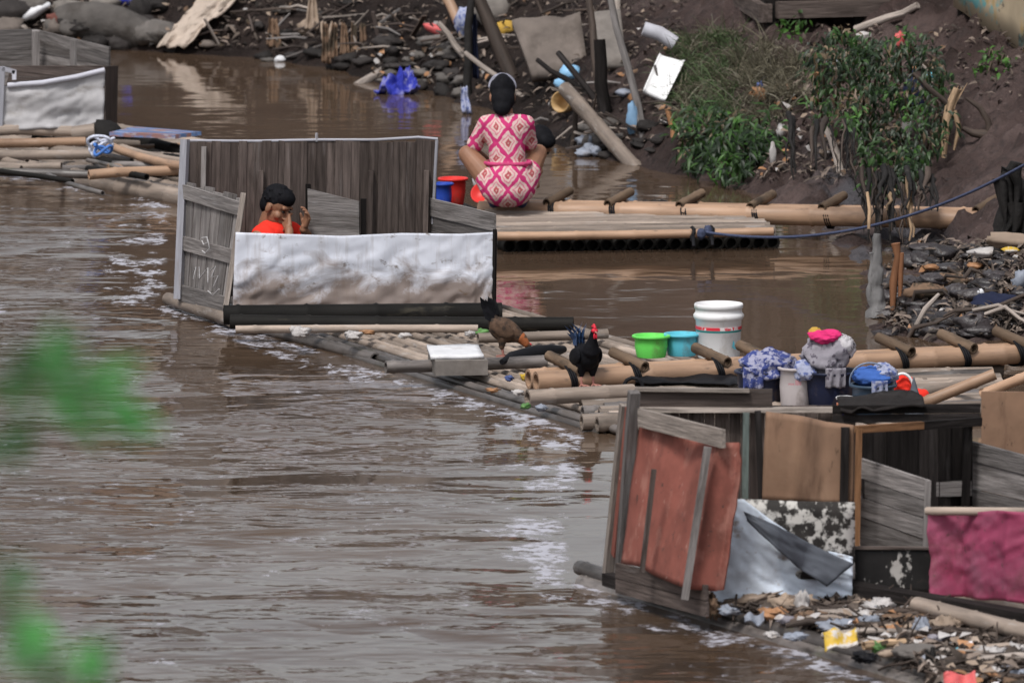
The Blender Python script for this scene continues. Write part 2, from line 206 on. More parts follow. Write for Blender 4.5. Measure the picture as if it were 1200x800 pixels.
# ------------------------------------------------------------------ things, parts
WORLD = {}
def tag(o, label, cat, group=None, kind=None):
    if label: o['label'] = label
    if cat: o['category'] = cat
    if group: o['group'] = group
    if kind: o['kind'] = kind
    return o
def thing(name, label, cat, loc, group=None):
    o = bpy.data.objects.new(name, None); COL.objects.link(o); o.location = loc; o.empty_display_size = .1
    WORLD[o.name] = Vector(loc); return tag(o, label, cat, group)
class MB:
    def __init__(s): s.v = []; s.f = []; s.sm = []; s.r = []; s.lc = []; s.mi = []; s.cur = 0
    def add(s, vs, fs, smooth=False, rnd=None, lcs=None):
        b = len(s.v); s.v += [tuple(p) for p in vs]; rnd = random.random() if rnd is None else rnd
        s.lc += [tuple(p) for p in (lcs if lcs is not None else vs)]
        for f in fs: s.f.append(tuple(i+b for i in f)); s.sm.append(smooth); s.r.append(rnd); s.mi.append(s.cur)
    def hexa(s, c, th=None, rnd=None):                     # 8 corners: bottom ring 4, top ring 4
        o = Vector((random.random()*9, random.random()*9, random.random()*9))
        a = (c[0]+c[3]+c[4]+c[7])/4; b = (c[1]+c[2]+c[5]+c[6])/4; ax = (b-a); l = ax.length or 1; ax /= l
        bx = (c[3]+c[2]-c[0]-c[1]).normalized(); cx = ax.cross(bx)
        m = sum(c, Vector())/8
        lcs = [Vector(((p-m).dot(ax), (p-m).dot(bx), (p-m).dot(cx)))+o for p in c]
        s.add(c, [(0, 3, 2, 1), (4, 5, 6, 7), (0, 1, 5, 4), (1, 2, 6, 5), (2, 3, 7, 6), (3, 0, 4, 7)], False, rnd, lcs)
    def bar(s, p0, p1, w, h, up=Vector((0, 0, 1)), rnd=None, taper=1.0):
        p0 = Vector(p0); p1 = Vector(p1); d = (p1-p0).normalized(); sd = d.cross(up)
        if sd.length < 1e-4: sd = d.cross(Vector((0, 1, 0)))
        sd.normalize(); u = sd.cross(d)
        q = [p0-sd*w/2-u*h/2, p1-sd*w/2*taper-u*h/2*taper, p1+sd*w/2*taper-u*h/2*taper, p0+sd*w/2-u*h/2, p0-sd*w/2+u*h/2, p1-sd*w/2*taper+u*h/2*taper, p1+sd*w/2*taper+u*h/2*taper, p0+sd*w/2+u*h/2]
        s.hexa(q, rnd=rnd)
    def box(s, c, sx, sy, sz, rz=0, rnd=None):
        c = Vector(c); a = Vector((math.cos(rz), math.sin(rz), 0))*sx/2; s.bar(c-a, c+a, sy, sz, rnd=rnd)
    def tube(s, pts, rad, seg=10, cap=True, hollow_end=False, rnd=None, wob=0):
        pts = [Vector(p) for p in pts]; n = len(pts); vs = []; lcs = []; o = Vector((random.random()*20, random.random()*9, random.random()*9)); L = 0
        if not hasattr(rad, '__len__'): rad = [rad]*n
        t0 = (pts[1]-pts[0]).normalized(); u = t0.cross(Vector((0, 0, 1)))
        if u.length < .05: u = t0.cross(Vector((0, 1, 0)))
        u.normalize()
        for i, p in enumerate(pts):
            t = (pts[min(i+1, n-1)]-pts[max(i-1, 0)]).normalized(); u = (u-t*u.dot(t)).normalized(); w = t.cross(u)
            if i: L += (p-pts[i-1]).length
            for k in range(seg):
                a = 2*math.pi*k/seg; r = rad[i]*(1+(random.uniform(-wob, wob) if wob else 0))
                vs.append(p+u*math.cos(a)*r+w*math.sin(a)*r); lcs.append(o+Vector((L, math.cos(a)*rad[i], math.sin(a)*rad[i])))
        fs = [(i*seg+k, i*seg+(k+1) % seg, (i+1)*seg+(k+1) % seg, (i+1)*seg+k) for i in range(n-1) for k in range(seg)]
        s.add(vs, fs, True, rnd, lcs)
        rr = s.r[-1]
        if cap:
            for i, e in ((0, 1), (n-1, -1)):
                ring = vs[i*seg:(i+1)*seg]; lr = lcs[i*seg:(i+1)*seg]
                if hollow_end:
                    t = (pts[1]-pts[0] if i == 0 else pts[n-1]-pts[n-2]).normalized()*e
                    inn = [pts[i]+(q-pts[i])*.72 for q in ring]; dp = [q+t*rad[i]*1.5 for q in inn]
                    ff = [(k, (k+1) % seg, seg+(k+1) % seg, seg+k) for k in range(seg)]+[(seg+k, seg+(k+1) % seg, 2*seg+(k+1) % seg, 2*seg+k) for k in range(seg)]+[tuple(range(2*seg, 3*seg))]
                    s.add(ring+inn+dp, ff, False, rr*.6, lr*3)
                else: s.add(ring, [tuple(range(seg))], False, rr, lr)
    def culm(s, p0, p1, r, sag=0.0, seg=10, step=.34, r1=None, rnd=None, jit=0.0):
        p0 = Vector(p0); p1 = Vector(p1); L = (p1-p0).length; r1 = r1 or r; n = max(2, int(L/step)); pts = []; rd = []; ph = random.random()*.6; side = Vector((random.uniform(-1, 1), random.uniform(-1, 1), random.uniform(-.5, .5)))*jit
        ts = [0.0]
        for k in range(n):
            c = (k+ph)/n
            if 0.01 < c < .99: ts += [max(.001, c-.018/L), c, min(.999, c+.018/L)]
        ts = sorted(set(ts+[1.0]))
        for t in ts:
            nodei = any(abs(t-(k+ph)/n) < 1e-6 for k in range(n)); b = 4*t*(1-t)
            pts.append(p0.lerp(p1, t)-Vector((0, 0, sag*b))+side*b); rd.append((r+(r1-r)*t)*(1.12 if nodei else 1.0))
        s.tube(pts, rd, seg, True, True, rnd)
    def lathe(s, c, prof, seg=28, axis=None, ell=1.0):      # prof: (r, z) from outside bottom up and down the inside
        c = Vector(c); ax = (axis or Vector((0, 0, 1))).normalized(); u = ax.orthogonal().normalized() if axis else Vector((1, 0, 0)); w = ax.cross(u); vs = []
        for r, z in prof:
            for k in range(seg):
                a = 2*math.pi*k/seg; vs.append(c+u*math.cos(a)*r+w*math.sin(a)*r*ell+ax*z)
        fs = [(i*seg+k, i*seg+(k+1) % seg, (i+1)*seg+(k+1) % seg, (i+1)*seg+k) for i in range(len(prof)-1) for k in range(seg)]
        s.add(vs, fs, True)
        for i in (0, len(prof)-1):
            if prof[i][0] > .001: s.add(vs[i*seg:(i+1)*seg], [tuple(range(seg))], False, s.r[-1])
    def planks(s, bl, br, tr, tl, n, vertical=True, th=.02, gap=.004, jit=.012, lean=0.0, topj=0.0):
        bl, br, tr, tl = map(Vector, (bl, br, tr, tl)); nrm = ((br-bl).cross(tl-bl)).normalized()
        q = lambda u, v: (bl.lerp(br, u)).lerp(tl.lerp(tr, u), v)
        W = (br-bl).length if vertical else (tl-bl).length
        ed = [0.0]
        for k in range(n): ed.append(ed[-1]+random.uniform(.7, 1.3))
        ed = [e/ed[-1] for e in ed]; g = gap/W/2
        for a, b in zip(ed[:-1], ed[1:]):
            a += g; b -= g; off = nrm*random.uniform(-jit, jit)*.5; t2 = th*random.uniform(.8, 1.1); e0 = random.uniform(-topj, topj); e1 = random.uniform(-topj, topj)*.3
            c = [q(a, 0), q(a, 1+e0), q(b, 1+e0+e1), q(b, 0)] if vertical else [q(0, a), q(1, a), q(1, b), q(0, b)]
            if not vertical and lean:
                sh = (tl-bl).normalized()*random.uniform(-lean, lean); c[1] = c[1]+sh; c[2] = c[2]+sh
            s.hexa([p+off-nrm*t2/2 for p in c]+[p+off+nrm*t2/2 for p in c])
    def sheet(s, top, bot, nu=24, nv=12, disp=None, th=.006, rnd=None):
        top = [Vector(p) for p in top]; bot = [Vector(p) for p in bot]
        def pl(P, u):
            x = u*(len(P)-1); i = min(int(x), len(P)-2); return P[i].lerp(P[i+1], x-i)
        nrm = ((bot[-1]-bot[0]).cross(top[0]-bot[0])).normalized(); A = []; B = []
        for j in range(nv+1):
            for i in range(nu+1):
                u, v = i/nu, j/nv; p = pl(bot, u).lerp(pl(top, u), v); h = disp(u, v) if disp else 0.0
                A.append(p+nrm*(h+th/2)); B.append(p+nrm*(h-th/2))
        W = nu+1; N = len(A); fs = []
        for j in range(nv):
            for i in range(nu):
                a = j*W+i; fs.append((a, a+1, a+W+1, a+W)); fs.append((N+a, N+a+W, N+a+W+1, N+a+1))
        rim = [j for j in range(W)]+[W*j+nu for j in range(1, nv+1)]+[nv*W+i for i in range(nu-1, -1, -1)]+[W*j for j in range(nv-1, 0, -1)]
        for k in range(len(rim)):
            a, b = rim[k], rim[(k+1) % len(rim)]; fs.append((a, N+a, N+b, b))
        s.add(A+B, fs, True, rnd)
    def blob(s, c, rad, amp=.25, freq=1.6, seg=14, rot=None, flat=None, ridge=0.0, seed=None):
        c = Vector(c); sd = random.randint(0, 9999) if seed is None else seed; vs = []; rings = max(6, seg*2//3); rm = rot or Matrix.Identity(3)
        for j in range(rings+1):
            ph = math.pi*j/rings
            for i in range(seg):
                a = 2*math.pi*i/seg; d = Vector((math.sin(ph)*math.cos(a), math.sin(ph)*math.sin(a), -math.cos(ph)))
                n = float(fbm((d.x+d.z*.7)*freq+sd, (d.y-d.z*.6)*freq+sd*.37, sd, 3)); k = 1+amp*2*n
                if ridge: k += ridge*(abs(float(fbm((d.x-d.z)*freq*2.2+sd, (d.y+d.z)*freq*2.2, sd+5, 2)))-.2)
                p = Vector((d.x*rad[0]*k, d.y*rad[1]*k, d.z*rad[2]*k))
                if flat is not None and p.z < flat: p.z = flat
                vs.append(c+rm @ p)
        fs = [(j*seg+i, j*seg+(i+1) % seg, (j+1)*seg+(i+1) % seg, (j+1)*seg+i) for j in range(rings) for i in range(seg)]
        s.add(vs, fs, True)
    def leaf(s, p, d, n, L, W, fold=.25, curl=.2, rnd=None):
        d = d.normalized(); sd = d.cross(n)
        if sd.length < 1e-3: sd = d.orthogonal()
        sd.normalize(); n = sd.cross(d)
        m1 = p+d*L*.4; t = p+d*L-n*L*curl
        vs = [p, m1+sd*W*.5+n*W*fold, m1, m1-sd*W*.5+n*W*fold, p+d*L*.75+sd*W*.3-n*L*curl*.4+n*W*fold*.5, p+d*L*.75-n*L*curl*.4, p+d*L*.75-sd*W*.3-n*L*curl*.4+n*W*fold*.5, t]
        s.add(vs, [(0, 1, 2), (0, 2, 3), (1, 4, 5, 2), (2, 5, 6, 3), (4, 7, 5), (5, 7, 6)], True, rnd)
    def blade(s, p, d, L, w, droop=.5, rnd=None, n=4):
        d = d.normalized(); sd = d.cross(Vector((random.uniform(-1, 1), random.uniform(-1, 1), .2))).normalized(); vs = []
        for k in range(n+1):
            t = k/n; q = p+d*L*t-Vector((0, 0, 1))*droop*L*t*t; ww = w*(1-t*.92)/2; vs += [q-sd*ww, q+sd*ww]
        s.add(vs, [(2*k, 2*k+1, 2*k+3, 2*k+2) for k in range(n)], True, rnd)
    def build(s, name, mat, parent=None, label=None, loc=None):
        me = bpy.data.meshes.new(name); V = np.array(s.v, np.float32)
        o = bpy.data.objects.new(name, me); COL.objects.link(o)
        if parent is not None: off = WORLD[parent.name]; o.parent = parent; WORLD[o.name] = off
        else:
            lo, hi = V.min(0), V.max(0); off = Vector(loc) if loc is not None else Vector(((lo[0]+hi[0])/2, (lo[1]+hi[1])/2, lo[2])); o.location = off; WORLD[o.name] = Vector(off)
        V = V-np.array(off, np.float32)
        me.from_pydata(V.tolist(), [], s.f)
        if isinstance(mat, (list, tuple)):
            for q in mat: me.materials.append(q)
            me.polygons.foreach_set('material_index', s.mi)
        else: me.materials.append(mat)
        me.polygons.foreach_set('use_smooth', s.sm)
        a = me.attributes.new('rnd', 'FLOAT', 'FACE'); a.data.foreach_set('value', s.r)
        a = me.attributes.new('lc', 'FLOAT_VECTOR', 'POINT'); a.data.foreach_set('vector', np.array(s.lc, np.float32).ravel())
        me.update()
        if label: o['label'] = label
        return o
def one(name, label, cat, mb, mat, group=None, kind=None, loc=None): return tag(mb.build(name, mat, None, None, loc), label, cat, group, kind)
# ------------------------------------------------------------------ organic bodies: overlapping primitives fused into one skin
def organic(name, prims, mat, parent, voxel=.006, smooth=4, origin=None, frame=None, label=None):
    mb = MB(); O = Vector(origin or (0, 0, 0)); X = frame or Matrix.Identity(3); tr = lambda p: O+X @ Vector(p)
    for p in prims:
        if p[0] == 'c':
            _, a, ra, b, rb = p; a = Vector(a); b = Vector(b); ax = (b-a); L = ax.length; ax = ax/L if L > 1e-6 else Vector((0, 0, 1)); u = ax.orthogonal().normalized(); w = ax.cross(u); vs = []; seg = 14; prof = []
            for k in range(6): t = math.pi/2*k/5; prof.append((ra*math.sin(t), -ra*math.cos(t)))
            for k in range(6): t = math.pi/2*k/5; prof.append((rb*math.cos(t), L+rb*math.sin(t)))
            for r, z in prof:
                for k in range(seg): an = 2*math.pi*k/seg; vs.append(tr(a+ax*z+u*r*math.cos(an)+w*r*math.sin(an)))
            fs = [(i*seg+k, i*seg+(k+1) % seg, (i+1)*seg+(k+1) % seg, (i+1)*seg+k) for i in range(11) for k in range(seg)]
            mb.add(vs, fs, True)
        else:
            _, c, r, rot = (p+(None,))[:4]; rm = rot or Matrix.Identity(3); vs = []; seg = 18; rg = 11
            for j in range(rg+1):
                ph = math.pi*j/rg
                for i in range(seg):
                    an = 2*math.pi*i/seg; vs.append(tr(Vector(c)+rm @ Vector((r[0]*math.sin(ph)*math.cos(an), r[1]*math.sin(ph)*math.sin(an), -r[2]*math.cos(ph)))))
            mb.add(vs, [(j*seg+i, j*seg+(i+1) % seg, (j+1)*seg+(i+1) % seg, (j+1)*seg+i) for j in range(rg) for i in range(seg)], True)
    o = mb.build(name, mat, parent, label)
    if voxel:
        bm = bmesh.new(); bm.from_mesh(o.data); bmesh.ops.remove_doubles(bm, verts=bm.verts, dist=1e-5); bm.to_mesh(o.data); bm.free()
        r = o.modifiers.new('r', 'REMESH'); r.mode = 'VOXEL'; r.voxel_size = voxel; r.use_smooth_shade = True
        if smooth: k = o.modifiers.new('s', 'SMOOTH'); k.factor = .5; k.iterations = smooth
        bpy.context.view_layer.update(); me = bpy.data.meshes.new_from_object(o.evaluated_get(bpy.context.evaluated_depsgraph_get())); me.name = name
        o.modifiers.clear(); o.data = me
        if not me.materials: me.materials.append(mat)
    return o
SUN, SUN_AZ, SKY, EXPO = 1.5, 205, .095, .72
WAVE_A, WAVE_B, WAVE_C = .16, .083, .014
# ------------------------------------------------------------------ setting
def axis_coords(lo, a, b, hi, fine, grow=1.22):
    xs = list(np.arange(a, b+1e-6, fine)); s = fine
    while xs[-1] < hi: s *= grow; xs.append(min(hi, xs[-1]+s))
    s = fine; l = []
    x = a
    while x > lo: s *= grow; x = max(lo, x-s); l.append(x)
    return np.array(l[::-1]+xs)
def grid(name, xs, ys, zf, mat, attrs=None):
    X, Y = np.meshgrid(xs, ys); Z = zf(X, Y); nx, ny = len(xs), len(ys)
    me = bpy.data.meshes.new(name); V = np.stack([X, Y, Z], -1).reshape(-1, 3).astype(np.float32)
    i = np.arange((ny-1)*(nx-1)); r = i//(nx-1); c = i % (nx-1); a = r*nx+c
    Fq = np.stack([a, a+1, a+nx+1, a+nx], -1).astype(np.int32)
    me.vertices.add(len(V)); me.vertices.foreach_set('co', V.ravel()); me.loops.add(Fq.size); me.loops.foreach_set('vertex_index', Fq.ravel())
    me.polygons.add(len(Fq)); me.polygons.foreach_set('loop_start', np.arange(0, Fq.size, 4, dtype=np.int32)); me.polygons.foreach_set('use_smooth', np.ones(len(Fq), bool))
    me.update(); me.validate(); me.materials.append(mat)
    for k, f in (attrs or {}).items(): q = me.attributes.new(k, 'FLOAT', 'POINT'); q.data.foreach_set('value', f(X, Y).astype(np.float32).ravel())
    o = bpy.data.objects.new(name, me); COL.objects.link(o); o['kind'] = 'structure'; return o
mud = bpy.data.materials.new('river_mud'); N, L = nt(mud); b = N['Principled BSDF']; b.inputs['Specular IOR Level'].default_value = .12
tc = N.new('ShaderNodeTexCoord')
def tn(sc, det=6, rg=.6):
    n = N.new('ShaderNodeTexNoise'); n.inputs['Scale'].default_value = sc; n.inputs['Detail'].default_value = det; n.inputs['Roughness'].default_value = rg; L.new(tc.outputs['Object'], n.inputs['Vector']); return n.outputs['Fac']
def rp(f, st):
    r = N.new('ShaderNodeValToRGB'); e = r.color_ramp.elements; e[0].position, e[0].color = st[0][0], (*st[0][1], 1); e[1].position, e[1].color = st[-1][0], (*st[-1][1], 1)
    for p, c in st[1:-1]: q = e.new(p); q.color = (*c, 1)
    L.new(f, r.inputs['Fac']); return r.outputs['Color']
def mixc(f, a, c):
    m = N.new('ShaderNodeMix'); m.data_type = 'RGBA'; L.new(f, m.inputs['Factor'])
    for i, v in ((6, a), (7, c)):
        if isinstance(v, tuple): m.inputs[i].default_value = (*v, 1)
        else: L.new(v, m.inputs[i])
    return m.outputs[2]
base = rp(tn(1.3), [(.3, (.018, .013, .011)), (.5, (.046, .034, .030)), (.72, (.090, .070, .062))])
base = mixc(rp(tn(13, 4), [(.52, (0, 0, 0)), (.68, (.7, .7, .7))]), base, (.028, .024, .022))
base = mixc(rp(tn(22, 3), [(.64, (0, 0, 0)), (.72, (.6, .6, .6))]), base, (.12, .10, .092))
sx = N.new('ShaderNodeSeparateXYZ'); L.new(tc.outputs['Object'], sx.inputs[0]); left_shade = N.new('ShaderNodeMapRange'); left_shade.inputs['From Min'].default_value = .2; left_shade.inputs['From Max'].default_value = 1.6; L.new(sx.outputs['X'], left_shade.inputs['Value'])
black = N.new('ShaderNodeMix'); black.data_type = 'RGBA'; black.blend_type = 'MULTIPLY'; black.inputs['Factor'].default_value = 1; L.new(base, black.inputs[6]); L.new(rp(left_shade.outputs['Result'], [(0, (.45, .42, .42)), (1, (1.5, 1.4, 1.46))]), black.inputs[7]); base = black.outputs[2]  # shade of the left bank put into the mud colour by position
fl = N.new('ShaderNodeAttribute'); fl.attribute_name = 'wet'
base = mixc(fl.outputs['Fac'], base, (.085, .08, .088))
L.new(base, b.inputs['Base Color']); mr = N.new('ShaderNodeMapRange'); L.new(fl.outputs['Fac'], mr.inputs['Value']); mr.inputs['To Min'].default_value = .75; mr.inputs['To Max'].default_value = .28; L.new(mr.outputs['Result'], b.inputs['Roughness'])
bp = N.new('ShaderNodeBump'); bp.inputs['Strength'].default_value = 1.0; bp.inputs['Distance'].default_value = .09; L.new(tn(9, 8, .65), bp.inputs['Height']); L.new(bp.outputs['Normal'], b.inputs['Normal'])
def wetf(X, Y):
    d = shore_d(X, Y); return sstep(X, 1.9, 2.3)*(1-sstep(d, .55, .75))*sstep(vnoise(X*5, Y*4, 9), .25, .6)*(Y > 52.5)
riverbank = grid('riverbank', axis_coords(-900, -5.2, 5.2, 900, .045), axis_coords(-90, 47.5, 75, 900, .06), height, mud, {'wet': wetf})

EDGE_PX = [(-260, 146), (0, 194), (212, 236), (200, 352), (700, 506), (676, 676), (1080, 803), (1300, 873)]
EDGE = [tuple(G(*p)[:2]) for p in EDGE_PX]; EPOLY = [(-300., 62.)]+EDGE+[(300., 20.), (300., 400.), (-300., 400.)]
def edge_sd(X, Y):
    dm = np.full(X.shape, 1e9)
    for (ax, ay), (bx, by) in zip(EDGE[:-1], EDGE[1:]):
        ux, uy = bx-ax, by-ay; t = np.clip(((X-ax)*ux+(Y-ay)*uy)/(ux*ux+uy*uy), 0, 1); dm = np.minimum(dm, np.hypot(X-ax-t*ux, Y-ay-t*uy))
    ins = np.zeros(X.shape, bool)
    for i in range(len(EPOLY)):
        ax, ay = EPOLY[i]; bx, by = EPOLY[(i+1) % len(EPOLY)]
        if ay != by: ins ^= ((ay > Y) != (by > Y)) & (X < (bx-ax)*(Y-ay)/(by-ay)+ax)
    return np.where(ins, -dm, dm)
def roughf(X, Y): return .09+.91*sstep(edge_sd(X, Y), -.2, 1.7)
def foam_glintf(X, Y):
    d = edge_sd(X, Y); return np.clip((1-np.abs(d-.10)/.45), 0, 1)*.30+.81*sstep(d, -.15, .15)  # edge foam, plus pale flecks painted over open water as sky glints
water_m = bpy.data.materials.new('muddy_river_water'); N, L = nt(water_m); b = N['Principled BSDF']; tc = N.new('ShaderNodeTexCoord')
b.inputs['IOR'].default_value = 1.33; b.inputs['Roughness'].default_value = .05; b.inputs['Specular IOR Level'].default_value = .31
def wn(sx, sy, sc, det, rot=0.0, rg=.55):
    mp = N.new('ShaderNodeMapping'); mp.inputs['Scale'].default_value = (sx, sy, 1); mp.inputs['Rotation'].default_value = (0, 0, rot); L.new(tc.outputs['Object'], mp.inputs['Vector'])
    n = N.new('ShaderNodeTexNoise'); n.inputs['Scale'].default_value = sc; n.inputs['Detail'].default_value = det; n.inputs['Roughness'].default_value = rg; n.inputs['Distortion'].default_value = .4; L.new(mp.outputs['Vector'], n.inputs['Vector']); return n.outputs['Fac']
def mth(op, a, c):
    n = N.new('ShaderNodeMath'); n.operation = op
    for i, v in enumerate((a, c)):
        if isinstance(v, (int, float)): n.inputs[i].default_value = v
        else: L.new(v, n.inputs[i])
    return n.outputs[0]
ra = N.new('ShaderNodeAttribute'); ra.attribute_name = 'ripple'; fa = N.new('ShaderNodeAttribute'); fa.attribute_name = 'foam'  # the foam attribute carries both edge foam and painted glints
hsum = mth('ADD', mth('MULTIPLY', wn(.75, 1.0, .8, 2), WAVE_A), mth('ADD', mth('MULTIPLY', wn(.65, 1.15, 2.1, 2, .2), WAVE_B), mth('MULTIPLY', wn(.8, 1.3, 6.5, 2, -.2), WAVE_C)))
amp = mth('MULTIPLY', hsum, mth('MULTIPLY', ra.outputs['Fac'], mth('ADD', rp(wn(.55, .35, .62, 3), [(.36, (.17, .17, .17)), (.66, (1.0, 1.0, 1.0))]), .12)))
bp = N.new('ShaderNodeBump'); bp.inputs['Strength'].default_value = 1.0; bp.inputs['Distance'].default_value = 1.0; L.new(amp, bp.inputs['Height']); L.new(bp.outputs['Normal'], b.inputs['Normal'])
base = rp(wn(1, 1, .5, 4), [(.3, (.066, .042, .028)), (.7, (.096, .064, .043))])
fmask = rp(mth('MULTIPLY', fa.outputs['Fac'], wn(1.0, .55, 3.0, 6, .3, .7)), [(.46, (0, 0, 0)), (.60, (1, 1, 1))])
fm2 = rp(mth('MULTIPLY', fmask, rp(wn(1, .8, 16, 4), [(.35, (0, 0, 0)), (.6, (1, 1, 1))])), [(.15, (0, 0, 0)), (.7, (.85, .85, .85))])
L.new(mixc(fm2, base, (.46, .46, .52)), b.inputs['Base Color']); L.new(mth('ADD', mth('MULTIPLY', fm2, .5), .05), b.inputs['Roughness'])
river = grid('river_water', axis_coords(-900, -5.0, 5.0, 900, .07), axis_coords(-60, 37, 72, 300, .09), lambda X, Y: X*0.0, water_m, {'ripple': roughf, 'foam': foam_glintf})
nbm = M('near_bank_earth', (.07, .058, .045), .9, .4, 3, bump=.6, rnd=0)
def nearz(X, Y):
    s = Y+.35*X; return np.clip(4.3-.26*np.clip(s-6, 0, None), -.6, 4.3)+.08*fbm(X, Y, 4, 3)-.5*sstep(Y, 16, 21)
grid('near_bank', axis_coords(-300, -8, 8, 12, .4), axis_coords(-60, -4, 25, 26, .4), nearz, nbm)
# ------------------------------------------------------------------ world, sun, camera
w = bpy.data.worlds.new('World'); SC.world = w; w.use_nodes = True; N, L = w.node_tree.nodes, w.node_tree.links
sky = N.new('ShaderNodeTexSky'); sky.sky_type = 'NISHITA'; sky.sun_disc = False; sky.sun_elevation = R(58); sky.sun_rotation = R(SUN_AZ); sky.dust_density = 3.0; sky.air_density = 1.0
hs = N.new('ShaderNodeHueSaturation'); hs.inputs['Saturation'].default_value = .28; L.new(sky.outputs['Color'], hs.inputs['Color']); L.new(hs.outputs['Color'], N['Background'].inputs['Color']); N['Background'].inputs['Strength'].default_value = SKY
sl = bpy.data.lights.new('sun', 'SUN'); sl.energy = SUN; sl.angle = R(14); sl.color = (1, .97, .93); so = bpy.data.objects.new('sun', sl); COL.objects.link(so)
az = R(SUN_AZ); el = R(58); sd = Vector((math.sin(az)*math.cos(el), math.cos(az)*math.cos(el), math.sin(el))); so.rotation_euler = (-sd).to_track_quat('-Z', 'Y').to_euler(); so.location = (0, 30, 30)
cd = bpy.data.cameras.new('camera'); cam = bpy.data.objects.new('camera', cd); COL.objects.link(cam); SC.camera = cam; cam.location = CAMP; cam.rotation_euler = (R(90)-PITCH, 0, 0)
cd.sensor_width = 36; cd.lens = F/1200*36; cd.clip_start = .5; cd.clip_end = 3000; cd.dof.use_dof = True; cd.dof.focus_distance = 49; cd.dof.aperture_fstop = 6.8
SC.view_settings.view_transform = 'Standard'; SC.view_settings.look = 'None'; SC.view_settings.exposure = EXPO; SC.view_settings.gamma = 1
SC.cycles.use_denoising = True; SC.cycles.max_bounces = 6; SC.cycles.transparent_max_bounces = 6
V = Vector
def U(a, b): return random.uniform(a, b)
Z0 = .09
# ------------------------------------------------------------------ middle raft
E0, E1 = G(203, 352), G(700, 506); EV = (E1-E0).normalized(); EN = V((-EV.y, EV.x, 0)); EN = EN if EN.x > 0 else -EN
def rp_(s, t, z=0): return E0+EV*s+EN*t+V((0, 0, z))            # raft coordinates: along the edge, across, height
raft = thing('bamboo_raft', 'long bamboo raft in midstream carrying the planked stall with the man, its edge awash', 'raft', rp_(3, .7))
for i in range(27):
    t = i*.060+U(-.006, .006); z = .012+.007*min(i, 5)+U(-.006, .006); s0 = U(-.1, .12)-.02*i; s1 = 7.7+U(-.2, .3) if i > 3 else 6.9+U(-.25, .2)
    m = MB(); m.culm(rp_(s0, t, z), rp_(s1, t+U(-.03, .03), z+U(-.012, .01)), .0255+U(-.004, .003), jit=.012, r1=.024, seg=8); m.build('bamboo_pole', bamboo_wet if i < 3 else bamboo_grey, raft)
m = MB(); m.culm(G(197, 350, .05), G(272, 376, .05), .04); m.build('edge_pole', bamboo_grey, raft)
m = MB(); m.culm(G(262, 373, .03), G(440, 420, .02), .035); m.build('edge_pole', bamboo_wet, raft)
for a, bb, r, mt in (((262, 369), (588, 366), .06, bamboo_black), ((270, 377), (672, 380), .045, bamboo_black), ((276, 386), (560, 385), .024, bamboo_grey), ((452, 430), (640, 423), .036, bamboo_wet), ((618, 466), (742, 459), .045, bamboo_grey), ((560, 396), (712, 391), .03, bamboo_grey)):
    m = MB(); m.culm(G(*a, .12), G(*bb, .12), r, jit=.01); m.build('cross_pole', mt, raft)
for px, py in ((742, 455),): m = MB(); m.tube([G(px, py, .11)+V((.055*math.cos(a), 0, .06*math.sin(a))) for a in np.linspace(0, 6.28, 12)], .012, 6); m.build('rubber_lashing', p_black, raft)
# ------------------------------------------------------------------ middle stall
FL, FR, BL, BR = G(270, 365, Z0), G(578, 360, Z0), G(210, 348, Z0), G(510, 343, Z0)
def at(px, py, ref): return D(px, py, ref.y)
st = thing('bathing_stall', 'open grey plank stall with a stained white front sheet, standing on the middle raft', 'stall', (FL+FR+BL+BR)/4)
m = MB(); m.planks(BL+V((.03, 0, 0)), BR, at(512, 165, BR), at(221, 167, BL), 31, th=.018, gap=.0015, jit=.012, topj=.010); m.build('back_panel', wood_brown, st)
m = MB(); m.bar(BL+V((.06, .02, .3)), BR+V((0, .02, .3)), .03, .05); m.bar(BL+V((.06, .02, .75)), BR+V((0, .02, .75)), .03, .05); m.build('back_rail', wood_dark, st)
m = MB(); m.bar(G(209, 350, Z0)+V((0, -.01, 0)), at(217, 163, BL)+V((0, -.01, 0)), .045, .04); m.build('corner_post', white_post, st)
m = MB(); m.tube([at(512, 164, BR)+V((0, -.02, 0)), at(510, 200, BR)+V((0, -.02, 0)), at(507, 262, BR)+V((0, -.02, 0))], .010, 8); m.build('corner_post', white_post, st)
m = MB(); m.tube([at(216, 165, BL), at(300, 165.5, (BL*.7+BR*.3)), at(372, 164, (BL+BR)/2), at(440, 164, BL*.25+BR*.75), at(490, 161, BR), at(513, 163, BR)], .009, 8); m.tube([at(371, 166, (BL+BR)/2), at(371, 156, (BL+BR)/2)], .009, 8); m.build('top_rail', white_post, st)
for px in (236, 303, 432, 497):
    m = MB(); rf = BL.lerp(BR, (px-212)/300)+V((0, -.03, 0)); m.bar(at(px, 344, rf), at(px+3, 200 if px != 236 else 172, rf), .05, .03); m.build('upright', wood_grey if px == 236 else wood_brown, st)
dl, dr = BL+V((.015, -.03, 0)), FL+V((-.012, .02, 0))
door = MB(); door.planks(dl+V((0, 0, .02)), dr+V((0, 0, .02)), at(287, 232, dr), at(219, 215, dl), 6, th=.014, gap=.012, jit=.006, topj=.02); door = door.build('door', wood_grey, st)
m = MB(); k = V((-.018, -.02, 0))
for (a, bb) in (((219, 224), (287, 245)), ((217, 284), (279, 301)), ((214, 342), (269, 357))): m.bar(at(*a, dl)+k, at(*bb, dr)+k, .02, .085 if a[1] != 342 else .1)
m.build('door_rail', wood_grey, door)
m = MB(); m.bar(dr+k+V((.0, 0, .02)), at(287, 226, dr)+k*.5, .03, .03); m.build('door_stile', wood_pale, door)
gq = lambda px, py: at(px, py, dl.lerp(dr, (px-214)/58))+k*1.75
